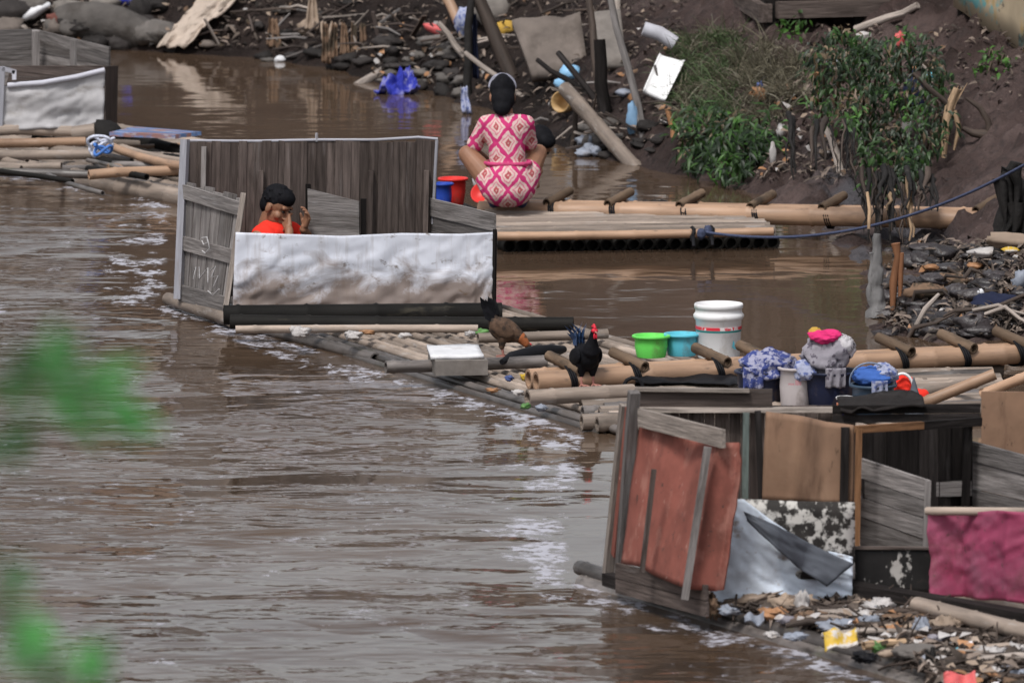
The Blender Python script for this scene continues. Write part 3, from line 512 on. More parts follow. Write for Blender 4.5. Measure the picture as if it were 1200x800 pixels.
for s in ([(243, 278), (249, 277), (250, 283), (245, 286), (243, 281)], [(250, 280), (252, 290), (247, 296), (243, 293)], [(232, 318), (236, 312), (233, 326)], [(240, 312), (240, 326), (246, 318), (250, 313), (250, 330)], [(253, 316), (259, 311), (254, 324), (262, 322), (256, 336)], [(250, 340), (256, 345), (263, 338)]):
    pts = [gq(*p) for p in s]
    m = MB(); m.tube(pts, .0036, 6); m.build('chalk_scrawl', M('chalk', (.42, .41, .42), .9, .1, 9, rnd=0, bump=0), door)
fl2, fr2 = FL+V((.0, -.03, .045)), FR+V((0, -.03, .03))
def wr(u, v): return .016*float(fbm(u*4+v*1.5, v*2-u*2, 21, 3))+.045*abs(float(fbm(u*9-v*3.5, v*2.2+u*3, 23, 3)))*(1.25-v)+.012*abs(float(fbm(u*16+v*2, v*1.5, 25, 2)))*v
m = MB(); m.sheet([at(276, 272, fl2), at(330, 274, fl2), at(400, 276, (fl2+fr2)/2), at(470, 273, fr2), at(540, 274, fr2), at(579, 272, fr2)], [at(272, 361, fl2), at(340, 361, fl2), at(440, 359, (fl2+fr2)/2), at(500, 360, fr2), at(550, 359, fr2), at(576, 357, fr2)], 90, 30, wr, .008); front = m.build('front_sheet', tarp_white, st)
m = MB(); m.planks(fl2+V((.03, .10, .02)), fr2+V((-.01, .10, .02)), at(572, 280, fr2)+V((0, .10, 0)), at(282, 280, fl2)+V((0, .10, 0)), 4, False, .018); m.build('front_board', wood_grey, st)
m = MB(); m.bar(FR+V((.005, -.04, -.02)), at(579, 268, FR)+V((.005, -.03, 0)), .018, .02); m.build('corner_post', wood_dark, st)
m = MB(); m.planks(BR+V((0, 0, .02)), FR+V((.01, .01, .02)), at(581, 250, FR), at(503, 231, BR), 5, False, .018, .006, .012); m.build('side_panel', wood_grey, st)
I0, I1 = G(362, 352, Z0), G(422, 356, Z0)
m = MB(); m.planks(I0+V((0, 0, .3)), I1+V((0, 0, .3)), at(421, 236, I1), at(361, 221, I0), 2, False, .016, .002, .004); m.build('inner_board', wood_grey, st)
m = MB(); m.bar(I1+V((.02, 0, 0)), at(426, 233, I1), .035, .035); m.build('inner_post', wood_dark, st); m = MB(); m.bar(I0, at(361, 216, I0)+V((0, .02, 0)), .03, .03); m.build('inner_post', wood_dark, st)
# ------------------------------------------------------------------ far raft beside the woman and its gangway
raft2 = thing('bamboo_raft', 'far bamboo washing raft with a row of round dark pole ends under its slats', 'raft', G(740, 262))
for i in range(20):
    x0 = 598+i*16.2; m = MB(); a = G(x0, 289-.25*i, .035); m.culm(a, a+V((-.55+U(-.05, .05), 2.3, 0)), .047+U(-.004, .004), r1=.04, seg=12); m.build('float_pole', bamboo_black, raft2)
for i in range(15):
    t = i/14; m = MB(); y0 = 277-31*t; y1 = 271-26*t; m.culm(G(575-8*t+U(-6, 6), y0, .12), G(905-110*t*t+U(-12, 6) if i else 906, y1+U(-.6, .6), .125+.004*(i % 2)), .03 if i else .028, jit=.01, seg=8); m.build('slat_pole', bamboo_grey if i else bamboo, raft2)
for px, py in ((812, 275), (834, 274)): m = MB(); m.tube([G(px, py, .12)+V((.012*math.sin(3*a), .02*math.sin(a), .05*math.sin(a))) for a in np.linspace(0, 6.28, 10)]+[G(px+1, py+14, .05)], .012, 6); m.build('rubber_lashing', p_black, raft2)
def gangway(name, label, a, bb, r, xs, tie, mat, zl, tilt, dxk):
    g = thing(name, label, 'gangway', (a+bb)/2); d = (bb-a).normalized(); sd = V((-d.y, d.x, 0)); sd = sd if sd.y > 0 else -sd
    for k in (0, 1):
        m = MB(); m.culm(a+sd*(k*2.15*r), bb+sd*(k*2.15*r)+V((U(-.1, .1), 0, 0)), r, jit=.015, seg=16, step=.42, r1=r*.96); m.build('bamboo_pole', mat, g)
    for x, kind in xs:
        t = min(1, max(0, (x-a_px[0])/(a_px[1]-a_px[0]))); c = a.lerp(bb, t)+sd*r*1.1+V((0, 0, r*1.05))
        ax = (sd*tilt[0]+d*tilt[1]).normalized()
        m = MB(); m.culm(c-ax*.13*dxk-V((0, 0, .005)), c+ax*.17*dxk+V((0, 0, .05)), .031, seg=10, step=.5); m.build('cross_piece', bamboo_brown, g)
        m = MB()
        for q in range(3):
            cc = c+d*(.014*(q-1))-V((0, 0, r)); m.tube([cc+sd*(2.2*r*math.cos(an))+V((0, 0, (r*1.25)*math.sin(an)))+d*.01*math.sin(an*2) for an in np.linspace(0, 6.28, 20)], .007, 6)
        m.build('rubber_lashing', p_black, g)
a_px = (562, 1168)
gangway('bamboo_gangway', 'tan bamboo gangway of two thick poles running from the squatting woman to the mud bank', G(562, 247, .13), G(1170, 258, .17), .066, [(650, 0), (722, 0), (806, 0), (889, 0), (972, 0), (1150, 0)], 0, bamboo, .1, (1, .28), 1.0)
a_px = (628, 1215)
gangway('bamboo_gangway', 'tan bamboo gangway behind the laundry tubs, leading from the rooster to the bank', G(628, 447, .13), G(1215, 414, .16), .058, [(668, 0), (742, 0), (838, 0), (890, 0), (1054, 0), (1128, 0), (1194, 0)], 0, bamboo, .1, (1, -.30), 1.0)
# ------------------------------------------------------------------ platform that carries the laundry
pf = thing('bamboo_platform', 'low weathered bamboo washing platform under the laundry tubs', 'platform', G(900, 462))
for i in range(26):
    t = i/25; y = 436+58*t; m = MB(); m.culm(G(690+U(-25, 20)+15*t, y+3, .05), G(1160+U(-20, 20), y-14+U(-1, 1), .055+U(-.01, .012)), .042+U(-.006, .006), jit=.03, seg=8); m.build('bamboo_pole', random.choice([bamboo_grey, bamboo_grey, bamboo_wet]), pf)
m = MB(); m.sheet([G(742, 437, .12), G(790, 434, .13), G(840, 437, .12), G(868, 440, .12)], [G(745, 449, .12), G(800, 447, .12), G(850, 450, .12), G(872, 452, .12)], 24, 8, lambda u, v: .03*float(fbm(u*6, v*4, 31, 3)), .01)
one('rubber_mat', 'torn black rubber mat lying on the platform left of the navy tub', 'mat', m, p_black)
# ------------------------------------------------------------------ front raft
H0, H1 = G(680, 681), G(1078, 802); HV = (H1-H0).normalized(); HN = V((-HV.y, HV.x, 0)); HN = HN if HN.x > 0 else -HN
def hp(s, t, z=0): return H0+HV*s+HN*t+V((0, 0, z))
raft3 = thing('bamboo_raft', 'front bamboo raft loaded with rubbish, under the red and blue stalls', 'raft', hp(2, 1))
for i in range(30):
    t = i*.1+U(-.01, .01); z = -.02+.012*min(i, 4)+U(-.01, .01); m = MB(); m.culm(hp(U(-.15, .15)-.01*i, t, z), hp(5.6+U(-.3, .3), t+U(-.04, .04), z), .05+U(-.006, .005), jit=.02, seg=10); m.build('bamboo_pole', bamboo_wet if i < 3 else bamboo_grey, raft3)
m = MB(); m.culm(hp(-.05, .02, .06), hp(3.6, .05, .04), .036); m.build('edge_pole', bamboo_wet, raft3)
m = MB(); m.bar(G(712, 678, .09), G(830, 714, .09), .06, .06); m.build('edge_beam', wood_dark, raft3)
m = MB(); m.bar(G(985, 692, .12), G(1240, 735, .12), .1, .1); m.build('edge_beam', wood_dark, raft3)
m = MB(); m.culm(G(1074, 708, .16), G(1250, 752, .16), .038, step=.28); m.build('bamboo_pole', bamboo_grey, raft3)
# ------------------------------------------------------------------ front stall with the red wall
A0, A1 = G(722, 672, Z0+.05), G(824, 706, Z0+.05); C0, C1 = G(742, 652, Z0), G(1003, 650, Z0)
s3 = thing('bathing_stall', 'ramshackle front stall with a rust red side wall and a pale blue sheet', 'stall', (A0+C1)/2)
lean = lambda px, py, r: at(px, py, r)
m = MB(); m.bar(G(713, 672, Z0), lean(733, 474, A0+V((0, .1, 0))), .05, .04); m.build('corner_post', wood_pale, s3)
m = MB(); m.bar(G(727, 676, Z0)+V((0, -.03, 0)), lean(743, 458, A0)+V((0, -.03, 0)), .05, .05); m.build('corner_post', wood_grey, s3)
m = MB(); m.bar(G(720, 676, Z0)+V((0, .03, .1)), lean(737, 480, A0)+V((0, .03, 0)), .02, .05); m.build('red_edging', red_sheet, s3)
def rw(u, v): return .035*math.sin(5.5*u+1.2*v)*u+.012*float(fbm(u*4, v*4, 41, 3))+(-.03*float(sstep(u, .86, 1.02)))
m = MB(); m.sheet([lean(750, 488, A0), lean(785, 498, A0*.7+A1*.3), lean(815, 515, (A0+A1)/2), lean(838, 518, A1), lean(862, 518, A1), lean(866, 540, A1)], [lean(729, 660, A0), lean(752, 664, A0*.7+A1*.3), lean(772, 675, (A0+A1)/2), lean(806, 690, A1), lean(832, 692, A1), lean(836, 690, A1)], 48, 24, rw, .008); m.build('red_wall', red_sheet, s3)
k2 = V((-.035, -.05, 0))
m = MB(); m.bar(lean(838, 522, A1)+k2, lean(811, 700, A1)+k2, .03, .035); m.build('batten', wood_grey, s3)
m = MB(); m.bar(lean(775, 548, (A0+A1)/2)+k2, lean(761, 668, (A0+A1)/2)+k2, .02, .025); m.build('batten', wood_brown, s3)
m = MB(); m.bar(lean(752, 487, A0)+V((-.01, -.06, 0)), lean(850, 512, A1)+V((-.01, -.06, 0)), .022, .085); m.build('top_board', wood_pale, s3)
m = MB(); m.planks(lean(727, 694, A0)+k2*.3, lean(832, 722, A1)+k2*.3, lean(832, 684, A1)+k2*.3, lean(727, 658, A0)+k2*.3, 2, False, .02); m.build('kick_board', wood_brown, s3)
Bk0, Bk1 = C0, C1
m = MB(); m.bar(at(745, 466, Bk0), at(905, 466, Bk0), .03, .085); m.build('back_board', wood_brown, s3)
m = MB(); m.bar(at(742, 479, Bk0)+V((0, -.03, 0)), at(1008, 479, Bk1)+V((0, -.03, 0)), .035, .024); m.bar(at(744, 455, Bk0)+V((0, -.02, 0)), at(878, 457, Bk0)+V((0, -.02, 0)), .05, .016); m.build('back_rail', wood_pale, s3)
m = MB(); m.planks(Bk0+V((.03, .03, 0)), Bk1+V((0, .03, 0)), at(1003, 476, Bk1)+V((0, .03, 0)), at(750, 476, Bk0)+V((0, .03, 0)), 17, th=.018, gap=.002, topj=.0); m.build('back_panel', wood_brown, s3)
m = MB(); m.bar(at(872, 640, Bk0)+V((0, -.05, 0)), at(874, 482, Bk0)+V((0, -.05, 0)), .045, .03); m.build('upright', M('green_grey_paint', (.13, .16, .15), .8, .3, 3, GR, True, [(dk, 3, .55, .7, .8, (1, 6, 6))]), s3)
P0, P1 = G(897, 668, Z0), G(999, 680, Z0)
m = MB(); m.sheet([at(900, 482, P0), at(938, 487, P0), at(965, 494, P1), at(1000, 498, P1)], [at(894, 586, P0), at(930, 588, P0), at(965, 590, P1), at(998, 591, P1)], 20, 14, lambda u, v: .01*math.sin(4*u+2*v), .014); m.build('plywood_panel', plywood, s3)
m = MB(); m.bar(at(900, 640, P0)+V((-.02, .02, 0)), at(893, 482, P0)+V((-.02, .02, 0)), .03, .03); m.build('upright', wood_dark, s3)
Q0, Q1 = G(834, 709, Z0), G(1000, 705, Z0)
m = MB(); m.sheet([at(868, 586, Q0)+V((0, .05, 0)), at(935, 589, Q0)+V((0, .05, 0)), at(1002, 590, Q1)+V((0, .05, 0))], [at(868, 680, Q0)+V((0, .05, 0)), at(935, 680, Q0)+V((0, .05, 0)), at(1002, 680, Q1)+V((0, .05, 0))], 8, 6, None, .015); m.build('flaky_board', flaky, s3)
def bw(u, v): return .010*float(fbm(u*3+v*1.5, v*3.2-u*2.2, 51, 3))+.026*abs(float(fbm(u*9+v*8, v*6, 53, 3)))
m = MB(); m.sheet([at(837, 583, Q0), at(872, 585, Q0), at(905, 610, Q0), at(950, 640, Q1), at(999, 652, Q1)], [at(832, 712, Q0), at(870, 713, Q0), at(920, 711, Q0), at(960, 708, Q1), at(998, 708, Q1)], 60, 34, bw, .008); m.build('blue_sheet', tarp_blue, s3)
k3 = V((0, -.10, 0))
m = MB(); m.sheet([at(868, 596, Q0)+k3, at(910, 612, Q0)+k3, at(950, 632, Q1)+k3, at(1003, 656, Q1)+k3], [at(874, 607, Q0)+k3, at(905, 640, Q0)+k3, at(935, 665, Q1)+k3, at(969, 683, Q1)+k3], 34, 12, lambda u, v: .03*math.sin(3*u+2*v)+.02*float(fbm(u*5, v*5, 57, 3)), .008); m.build('slate_flap', tarp_grey, s3)
# ------------------------------------------------------------------ right stall with the pink sheet
X0, X1 = G(1003, 690, Z0), G(1140, 662, Z0)
s4 = thing('bathing_stall', 'dark plank stall at the right edge with an orange door frame and a pink sheet', 'stall', (X0+X1)/2)
m = MB(); m.bar(at(1002, 686, P1)+V((0, -.06, 0)), at(1006, 500, P1)+V((0, -.06, 0)), .035, .03); m.build('door_post', wood_orange, s4)
m = MB(); m.bar(at(995, 640, P1)+V((-.03, 0, 0)), at(993, 500, P1)+V((-.01, 0, 0)), .05, .04); m.build('corner_post', wood_dark, s4)
m = MB(); m.bar(at(1003, 501, P1)+V((0, -.06, 0)), at(1080, 496, P1.lerp(X1, .5))+V((0, -.06, 0)), .03, .034); m.build('lintel', wood_orange, s4)
m = MB(); m.bar(at(1076, 497, P1.lerp(X1, .5))+V((0, -.05, 0)), at(1148, 492, X1)+V((0, -.05, 0)), .03, .04); m.build('lintel', wood_dark, s4)
m = MB(); m.planks(G(1010, 668, Z0), X1, at(1140, 494, X1), at(1010, 500, G(1010, 668, Z0)), 9, th=.018, gap=.002, jit=.02); m.build('back_panel', wood_dark, s4)
m = MB(); m.bar(at(1015, 573, X1)+V((0, -.05, 0)), at(1138, 570, X1)+V((0, -.05, 0)), .03, .07); m.build('back_rail', wood_grey, s4)
m = MB(); m.bar(at(1128, 650, X1)+V((0, -.06, 0)), at(1134, 492, X1)+V((0, -.06, 0)), .05, .04); m.build('corner_post', wood_dark, s4)
m = MB(); m.planks(at(976, 497, X1)+V((0, .05, 0)), at(1148, 496, X1)+V((0, .05, 0)), at(1150, 474, X1)+V((0, .05, 0)), at(976, 476, X1)+V((0, .05, 0)), 2, False, .02); m.build('top_board', wood_dark, s4)
m = MB(); m.sheet([at(985, 480, X1)+V((0, .5, 0)), at(1030, 476, X1)+V((0, .5, 0)), at(1065, 474, X1)+V((0, .5, 0)), at(1085, 476, X1)+V((0, .4, 0))], [at(985, 481, X1), at(1010, 481, X1), at(1040, 479, X1), at(1085, 477, X1)], 24, 8, lambda u, v: .025*float(fbm(u*6, v*4, 61, 3)), .01); m.build('roof_scrap', wood_dark, s4)
L0, L1 = G(1012, 672, Z0), G(1088, 690, Z0)
ld = MB(); ld.planks(at(1010, 640, L0), at(1086, 668, L1), at(1089, 562, L1), at(1010, 536, L0), 4, False, .02, .005, .01); ld = ld.build('door', wood_grey, s4)
m = MB(); m.bar(at(1084, 668, L1)+V((0, -.03, 0)), at(1087, 562, L1)+V((0, -.03, 0)), .025, .03); m.build('door_stile', wood_grey, ld)
m = MB(); m.bar(at(1009, 560, L0)+V((0, -.03, 0)), at(1028, 640, L0)+V((0, -.03, 0)), .02, .025); m.build('door_brace', wood_dark, ld)
W0, W1 = G(996, 699, Z0), G(1106, 700, Z0)
m = MB(); m.sheet([at(994, 641, W0), at(1107, 642, W1)], [at(998, 694, W0), at(1106, 698, W1)], 10, 6, None, .018); m.build('black_board', black_board, s4)
m = MB(); m.bar(at(994, 641, W0)+V((0, -.01, 0)), at(1107, 641.5, W1)+V((0, -.01, 0)), .03, .012); m.build('board_edge', wood_brown, s4)
K0, K1 = G(1092, 704, Z0), G(1262, 722, Z0)
def pw(u, v): return .045*float(fbm(u*3.5+v, v*2.2, 71, 4))+.03*math.sin(16*u+2*v)*(.3+.5*(1-v))*.5+.018*abs(float(fbm(u*9-v*7, v*5, 73, 3)))
m = MB(); m.sheet([at(1087, 598, K0), at(1130, 600, K0), at(1180, 598, K1), at(1262, 600, K1)], [at(1093, 697, K0), at(1130, 700, K0), at(1180, 704, K1), at(1262, 716, K1)], 64, 26, pw, .008); m.build('pink_sheet', tarp_pink, s4)
m = MB(); m.tube([at(1086, 599, K0)+V((0, .012, 0)), at(1262, 600, K1)+V((0, .012, 0))], .02, 8); m.build('sheet_rail', bamboo_grey, s4)
Y0, Y1 = G(1138, 660, Z0), G(1262, 690, Z0)
m = MB(); m.planks(at(1138, 625, Y0), at(1262, 650, Y1), at(1262, 549, Y1), at(1138, 516, Y0), 4, False, .02, .005, .012); m.build('side_wall', wood_grey, s4)
O0 = G(1200, 600, Z0)
m = MB(); m.planks(at(1150, 620, O0), at(1280, 620, O0), at(1280, 459, O0), at(1150, 458, O0), 2, False, .018, .004, .004); m.build('back_sheet', plywood, s4)
# ------------------------------------------------------------------ left raft and stall
L_0, L_1 = G(-260, 147), G(212, 237); LV = (L_1-L_0).normalized(); LN = V((-LV.y, LV.x, 0)); LN = LN if LN.x > 0 else -LN
def lp(s, t, z=0): return L_0+LV*s+LN*t+V((0, 0, z))
raft4 = thing('bamboo_raft', 'far left bamboo raft piled with loose culms, a grey pole along its edge', 'raft', G(80, 180))
LL = (L_1-L_0).length
for i in range(16):
    m = MB(); t = i*.1+U(-.02, .02); m.culm(lp(U(-.2, .2), t, .035+.004*i), lp(LL+U(.0, .5), t+U(-.05, .05), .035+.004*i), .052 if i else .066, jit=.03); m.build('bamboo_pole', bamboo_wet if i == 1 else bamboo_grey, raft4)
for a, bb, r, mt, z in (((-60, 157), (84, 154), .04, bamboo_grey, .2), ((-70, 168), (100, 166), .034, bamboo, .18), ((-60, 182), (118, 181), .035, bamboo_grey, .16), ((-40, 191), (72, 195), .03, bamboo_grey, .14), ((122, 168), (222, 196), .03, bamboo, .22), ((104, 205), (240, 201), .035, bamboo, .15), ((60, 176), (215, 186), .04, bamboo_grey, .12), ((-50, 200), (112, 205), .03, bamboo_wet, .13), ((140, 176), (230, 190), .035, bamboo_black, .13), ((115, 190), (225, 208), .045, bamboo_black, .1), ((130, 158), (238, 186), .05, bamboo_black, .12)):
    m = MB(); m.culm(G(*a, z), G(*bb, z), r, jit=.05); m.build('loose_culm', mt, raft4)
for q in range(26):
    x0 = U(-40, 150); y0 = U(158, 205); dx = U(50, 130); m = MB(); m.culm(G(x0, y0, U(.08, .16)), G(x0+dx, y0+U(-6, 22), U(.08, .16)), U(.014, .03), jit=.03, seg=8); m.build('loose_culm', random.choice([bamboo_grey, bamboo_grey, bamboo_wet, bamboo_black, bamboo]), raft4)
m = MB(); m.tube([G(85, 157, .2), G(112, 154, .22)], [.055, .06], 14, True, True); m.build('bamboo_stump', bamboo_grey, raft4)
m = MB(); m.blob(G(122, 160, .18), (.14, .1, .1), .3); m.build('rope_coil', trunk_d, raft4)
rc = MB(); c = G(117, 176, .25); rc.tube([c+V((.07*math.cos(a)+.03*math.sin(2.3*a), .05*math.sin(a), .06*math.sin(a*1.3)+.02*a*.2)) for a in np.linspace(0, 15, 60)], .011, 6)
one('rope', 'tangled white and blue rope heap on the far left raft', 'rope', rc, rope_wh)
rc = MB(); c = G(121, 178, .27); rc.tube([c+V((.06*math.cos(a+1), .05*math.sin(a+1), .03*math.sin(a*1.7)+.01*a*.3)) for a in np.linspace(0, 9, 40)], .011, 6)
one('rope', 'blue strand of rope lying over the tangled white rope', 'rope', rc, M('rope_bright_blue', (.06, .16, .45), .7, .3, 40, bump=.4))
m = MB(); m.planks(G(128, 157, .25), G(205, 160, .25), G(236, 157, .25), G(160, 151, .25), 5, False, .03, .004, .01); one('painted_board', 'blue and rust painted board lying on the culms of the far left raft', 'board', m, M('worn_blue_paint', (.10, .17, .33), .6, .3, 4, lc=True, stretch=(1, 5, 5), stains=[((.28, .13, .09), 2.2, .52, .6, .9, (1, 3, 3)), ((.4, .4, .45), 4, .56, .62, .8, (1, 6, 6))], bump=.3))
S0, S1 = G(-12, 158, .18), G(122, 156, .18); S2 = G(136, 150, .18); S3 = G(40, 141, .18); S4 = G(-60, 146, .18)
s5 = thing('bathing_stall', 'small grey board stall with a sagging off white sheet on the far left raft', 'stall', (S0+S1)/2)
m = MB(); m.sheet([at(-14, 96, S0), at(9, 101, S0), at(50, 97, S0), at(90, 90, S1), at(123, 83, S1)], [at(-14, 152, S0), at(30, 152, S0), at(60, 150, S0), at(95, 152, S1), at(121, 151, S1)], 40, 18, lambda u, v: .018*float(fbm(u*4, v*4, 81, 4))+.006*math.sin(9*v+4*u)+.03*abs(float(fbm(u*8-v*5, v*5, 83, 3))), .01); m.build('front_sheet', tarp_pale, s5)
m = MB(); m.tube([at(9, 100, S0)+V((0, -.02, 0)), at(50, 97, S0)+V((0, -.02, 0)), at(90, 90, S1)+V((0, -.02, 0)), at(123, 82, S1)+V((0, -.02, 0))], .02, 8); m.build('sheet_hem', white_post, s5)
m = MB(); m.bar(S0+V((.07, -.02, 0)), at(3, 78, S0)+V((0, -.02, 0)), .05, .04); m.bar(at(3, 80, S0)+V((0, -.03, 0)), at(18, 84, S0)+V((0, -.03, 0)), .03, .03); m.bar(at(17, 82, S0)+V((0, -.03, 0)), at(17, 93, S0)+V((0, -.03, 0)), .03, .03); m.build('white_post', white_post, s5)
m = MB(); m.planks(S1, S2+V((.0, .1, 0)), at(138, 77, S2), at(122, 78, S1), 2, True, .02); m.build('side_board', wood_brown, s5)
m = MB(); m.planks(S0+V((.1, .14, .3)), S1+V((0, .14, .3)), at(122, 79, S1)+V((0, .14, 0)), at(12, 79, S0)+V((0, .14, 0)), 2, False, .02); m.build('front_board', wood_brown, s5)
m = MB(); m.planks(S4+V((0, .2, .2)), S3+V((0, .2, .2)), at(40, 37, S3)+V((0, .2, 0)), at(-60, 38, S4)+V((0, .2, 0)), 3, False, .02); m.build('back_panel', wood_grey, s5)
m = MB(); m.planks(S3+V((0, .2, .25)), S2+V((-.05, .1, .25)), at(129, 55, S2), at(40, 37, S3)+V((0, .2, 0)), 2, False, .02); m.build('back_panel', wood_grey, s5)
m = MB(); m.bar(S3+V((0, .1, 0)), at(42, 36, S3), .05, .05); m.build('upright', wood_grey, s5); m = MB(); m.bar(at(86, 120, S2), at(86, 47, S2), .04, .05); m.build('upright', wood_grey, s5)
# ------------------------------------------------------------------ people
def frame(f, pitch=0.0, roll=0.0):
    f = V(f).normalized(); left = V((0, 0, 1)).cross(f).normalized(); up = f.cross(left)
    f2 = (f*math.cos(pitch)-up*math.sin(pitch)).normalized(); u2 = left.cross(f2)*-1; u2 = f2.cross(left)
    Mx = Matrix((f2, left, u2)).transposed(); return Mx @ Matrix.Rotation(roll, 3, 'X')
def head_prims():
    return [('e', (-.008, 0, .03), (.092, .073, .088)), ('e', (.022, 0, -.04), (.064, .060, .078)), ('c', (.06, 0, -.098), .022, (.035, 0, -.09), .035), ('c', (.09, 0, .004), .009, (.103, 0, -.032), .0135), ('e', (.095, .013, -.036), (.01, .009, .007)), ('e', (.095, -.013, -.036), (.01, .009, .007)),
            ('c', (.076, .045, .028), .011, (.084, -.045, .028), .011), ('e', (-.002, .077, -.012), (.02, .010, .032)), ('e', (-.002, -.077, -.012), (.02, .010, .032)), ('e', (.079, 0, -.064), (.012, .026, .009)), ('e', (.055, .042, -.03), (.028, .02, .025)), ('e', (.055, -.042, -.03), (.028, .02, .025))]
def hand_prims(wrist, d, n, s=1.0, curl=.5, side=1):
    # palm from the wrist along d, palm normal n; four unequal curling fingers and a thumb leaving the palm's side
    d = V(d).normalized(); n = V(n); n = (n-d*n.dot(d)).normalized(); w = d.cross(n)*side; W = V(wrist); P = []
    P.append(('c', W, .021*s, W+d*.02*s, .024*s))
    for k, (o, l) in enumerate(((.030, .066), (.010, .075), (-.010, .070), (-.029, .055))):
        b = W+d*.035*s+w*o*.55*s; kn = W+d*.088*s+w*o*s; P.append(('c', b, .0155*s, kn, .0115*s)); p = kn; a = 0
        for j, fr in enumerate((.42, .32, .26)):
            a += curl*(.8 if j == 0 else 1.0); q = p+(d*math.cos(a)+n*math.sin(a)+w*o*1.2)*l*fr*s; P.append(('c', p, (.0092-.0008*j)*s, q, (.0086-.0010*j)*s)); p = q
    t0 = W+d*.028*s+w*.022*s; t1 = t0+(d*.6+w*.8+n*.25).normalized()*.036*s; t2 = t1+(d*.85+w*.25+n*.45).normalized()*.03*s
    P += [('c', t0, .0135*s, t1, .0105*s), ('c', t1, .0105*s, t2, .0085*s)]
    return P
def xf(prims, Mx, O):
    r = []
    for p in prims:
        if p[0] == 'c': r.append(('c', O+Mx @ V(p[1]), p[2], O+Mx @ V(p[3]), p[4]))
        else: r.append(('e', O+Mx @ V(p[1]), p[2], (Mx @ p[3]) if len(p) > 3 and p[3] else Mx))
    return r
def face_parts(t, Mx, O, H):
    for s in (1, -1):
        organic('eye', xf([('e', (.081, .031*s, .004), (.011, .015, .007))], Mx, H), eye_m, t, 0, 0, O)
        organic('eyebrow', xf([('c', (.088, .014*s, .027), .005, (.078, .05*s, .026), .004)], Mx, H), hair, t, 0, 0, O)
    organic('lips', xf([('e', (.086, 0, -.0635), (.007, .022, .0055))], Mx, H), lip_m, t, 0, 0, O)
def tufts(n):
    r = []; rs_ = random.Random(4)
    while len(r) < n:
        a = rs_.uniform(-3.14, 3.14); e = rs_.uniform(-.35, 1.5); x, y, z = math.cos(a)*math.cos(e), math.sin(a)*math.cos(e), math.sin(e)
        if x > .25 and z < .45: continue
        p = V((-.018+.092*x, .077*y, .05+.084*z)); d = V((.5+x*.5, y*.6+rs_.uniform(-.4, .4), z*.3-.25)).normalized(); q = p+d*rs_.uniform(.018, .034)+V((x, y, z))*.004
        r.append(('c', tuple(p), .0055, tuple(q), .0025))
    return r
# man bathing in the stall
mo = G(333, 353, Z0); man = thing('person', 'person in a red shirt crouching behind the white stall front, one hand at the mouth', 'person', mo)
H = V((-.045, 0, .575)); hf = frame((.80, -.60, 0), R(24), R(-8))
Nk = H+hf @ V((-.035, 0, -.11)); Sh = V((-.06, .03, .40)); rs, ls = V((-.15, -.10, .40)), V((.06, .14, .40)); hip = V((-.14, .10, .14))
re, rw_ = V((.03, -.23, .27)), V((.035, -.12, .445)); le, lw = V((.17, .12, .33)), V((.12, -.03, .44))
hd1 = (H+hf @ V((.115, .0, -.055)))-rw_
body = xf(head_prims(), hf, H)+[('c', H+hf @ V((-.02, 0, -.05)), .052, Nk-V((0, 0, .06)), .055), ('c', Sh, .10, hip+V((0, 0, .03)), .125), ('c', rs, .05, re, .04), ('c', re, .038, rw_, .026), ('c', ls, .05, le, .04), ('c', le, .038, lw, .026)]
for kn, ft in ((V((.05, -.22, .30)), V((.06, -.10, .03))), (V((.2, .0, .31)), V((.12, .06, .03)))):
    hp0 = hip+(kn-hip)*.12; body += [('c', hp0, .085, kn, .055), ('c', kn, .052, ft+V((-.03, .02, .03)), .036), ('c', ft+V((-.05, .03, 0)), .032, ft+V((.09, -.06, -.008)), .024)]
body += hand_prims(rw_, hd1+V((0, 0, .02)), V((.2, .8, .3)), 1.0, .42, 1)
body += hand_prims(lw, V((.28, -.25, .9)), V((-.7, -.3, .1)), 1.0, .5, -1)
bo = organic('body', body, skin, man, .0042, 2, mo)
face_parts(man, hf, mo, H)
organic('hair', xf([('e', (-.018, 0, .052), (.096, .080, .086)), ('e', (.022, 0, .075), (.075, .070, .058)), ('e', (-.052, 0, .0), (.060, .070, .075))]+tufts(90), hf, H), hair, man, .005, 9, mo)
organic('shirt', [('c', Sh+V((0, 0, .015)), .112, hip+V((0, 0, .06)), .138), ('c', rs+V((.03, .03, .012)), .066, rs.lerp(re, .55), .060), ('c', ls+V((-.03, -.03, .012)), .066, ls.lerp(le, .75), .058), ('c', rs+V((.02, .03, .01)), .068, ls+V((-.02, -.03, .01)), .066)], c_red, man, .007, 3, mo)
organic('trousers', [('c', hip+(V((.05, -.22, .30))-hip)*.1, .098, V((.05, -.22, .30)), .066), ('c', hip+(V((.2, 0, .31))-hip)*.1, .098, V((.2, .0, .31)), .066), ('c', hip, .13, hip+V((0, 0, .05)), .13)], c_dark, man, .009, 3, mo)
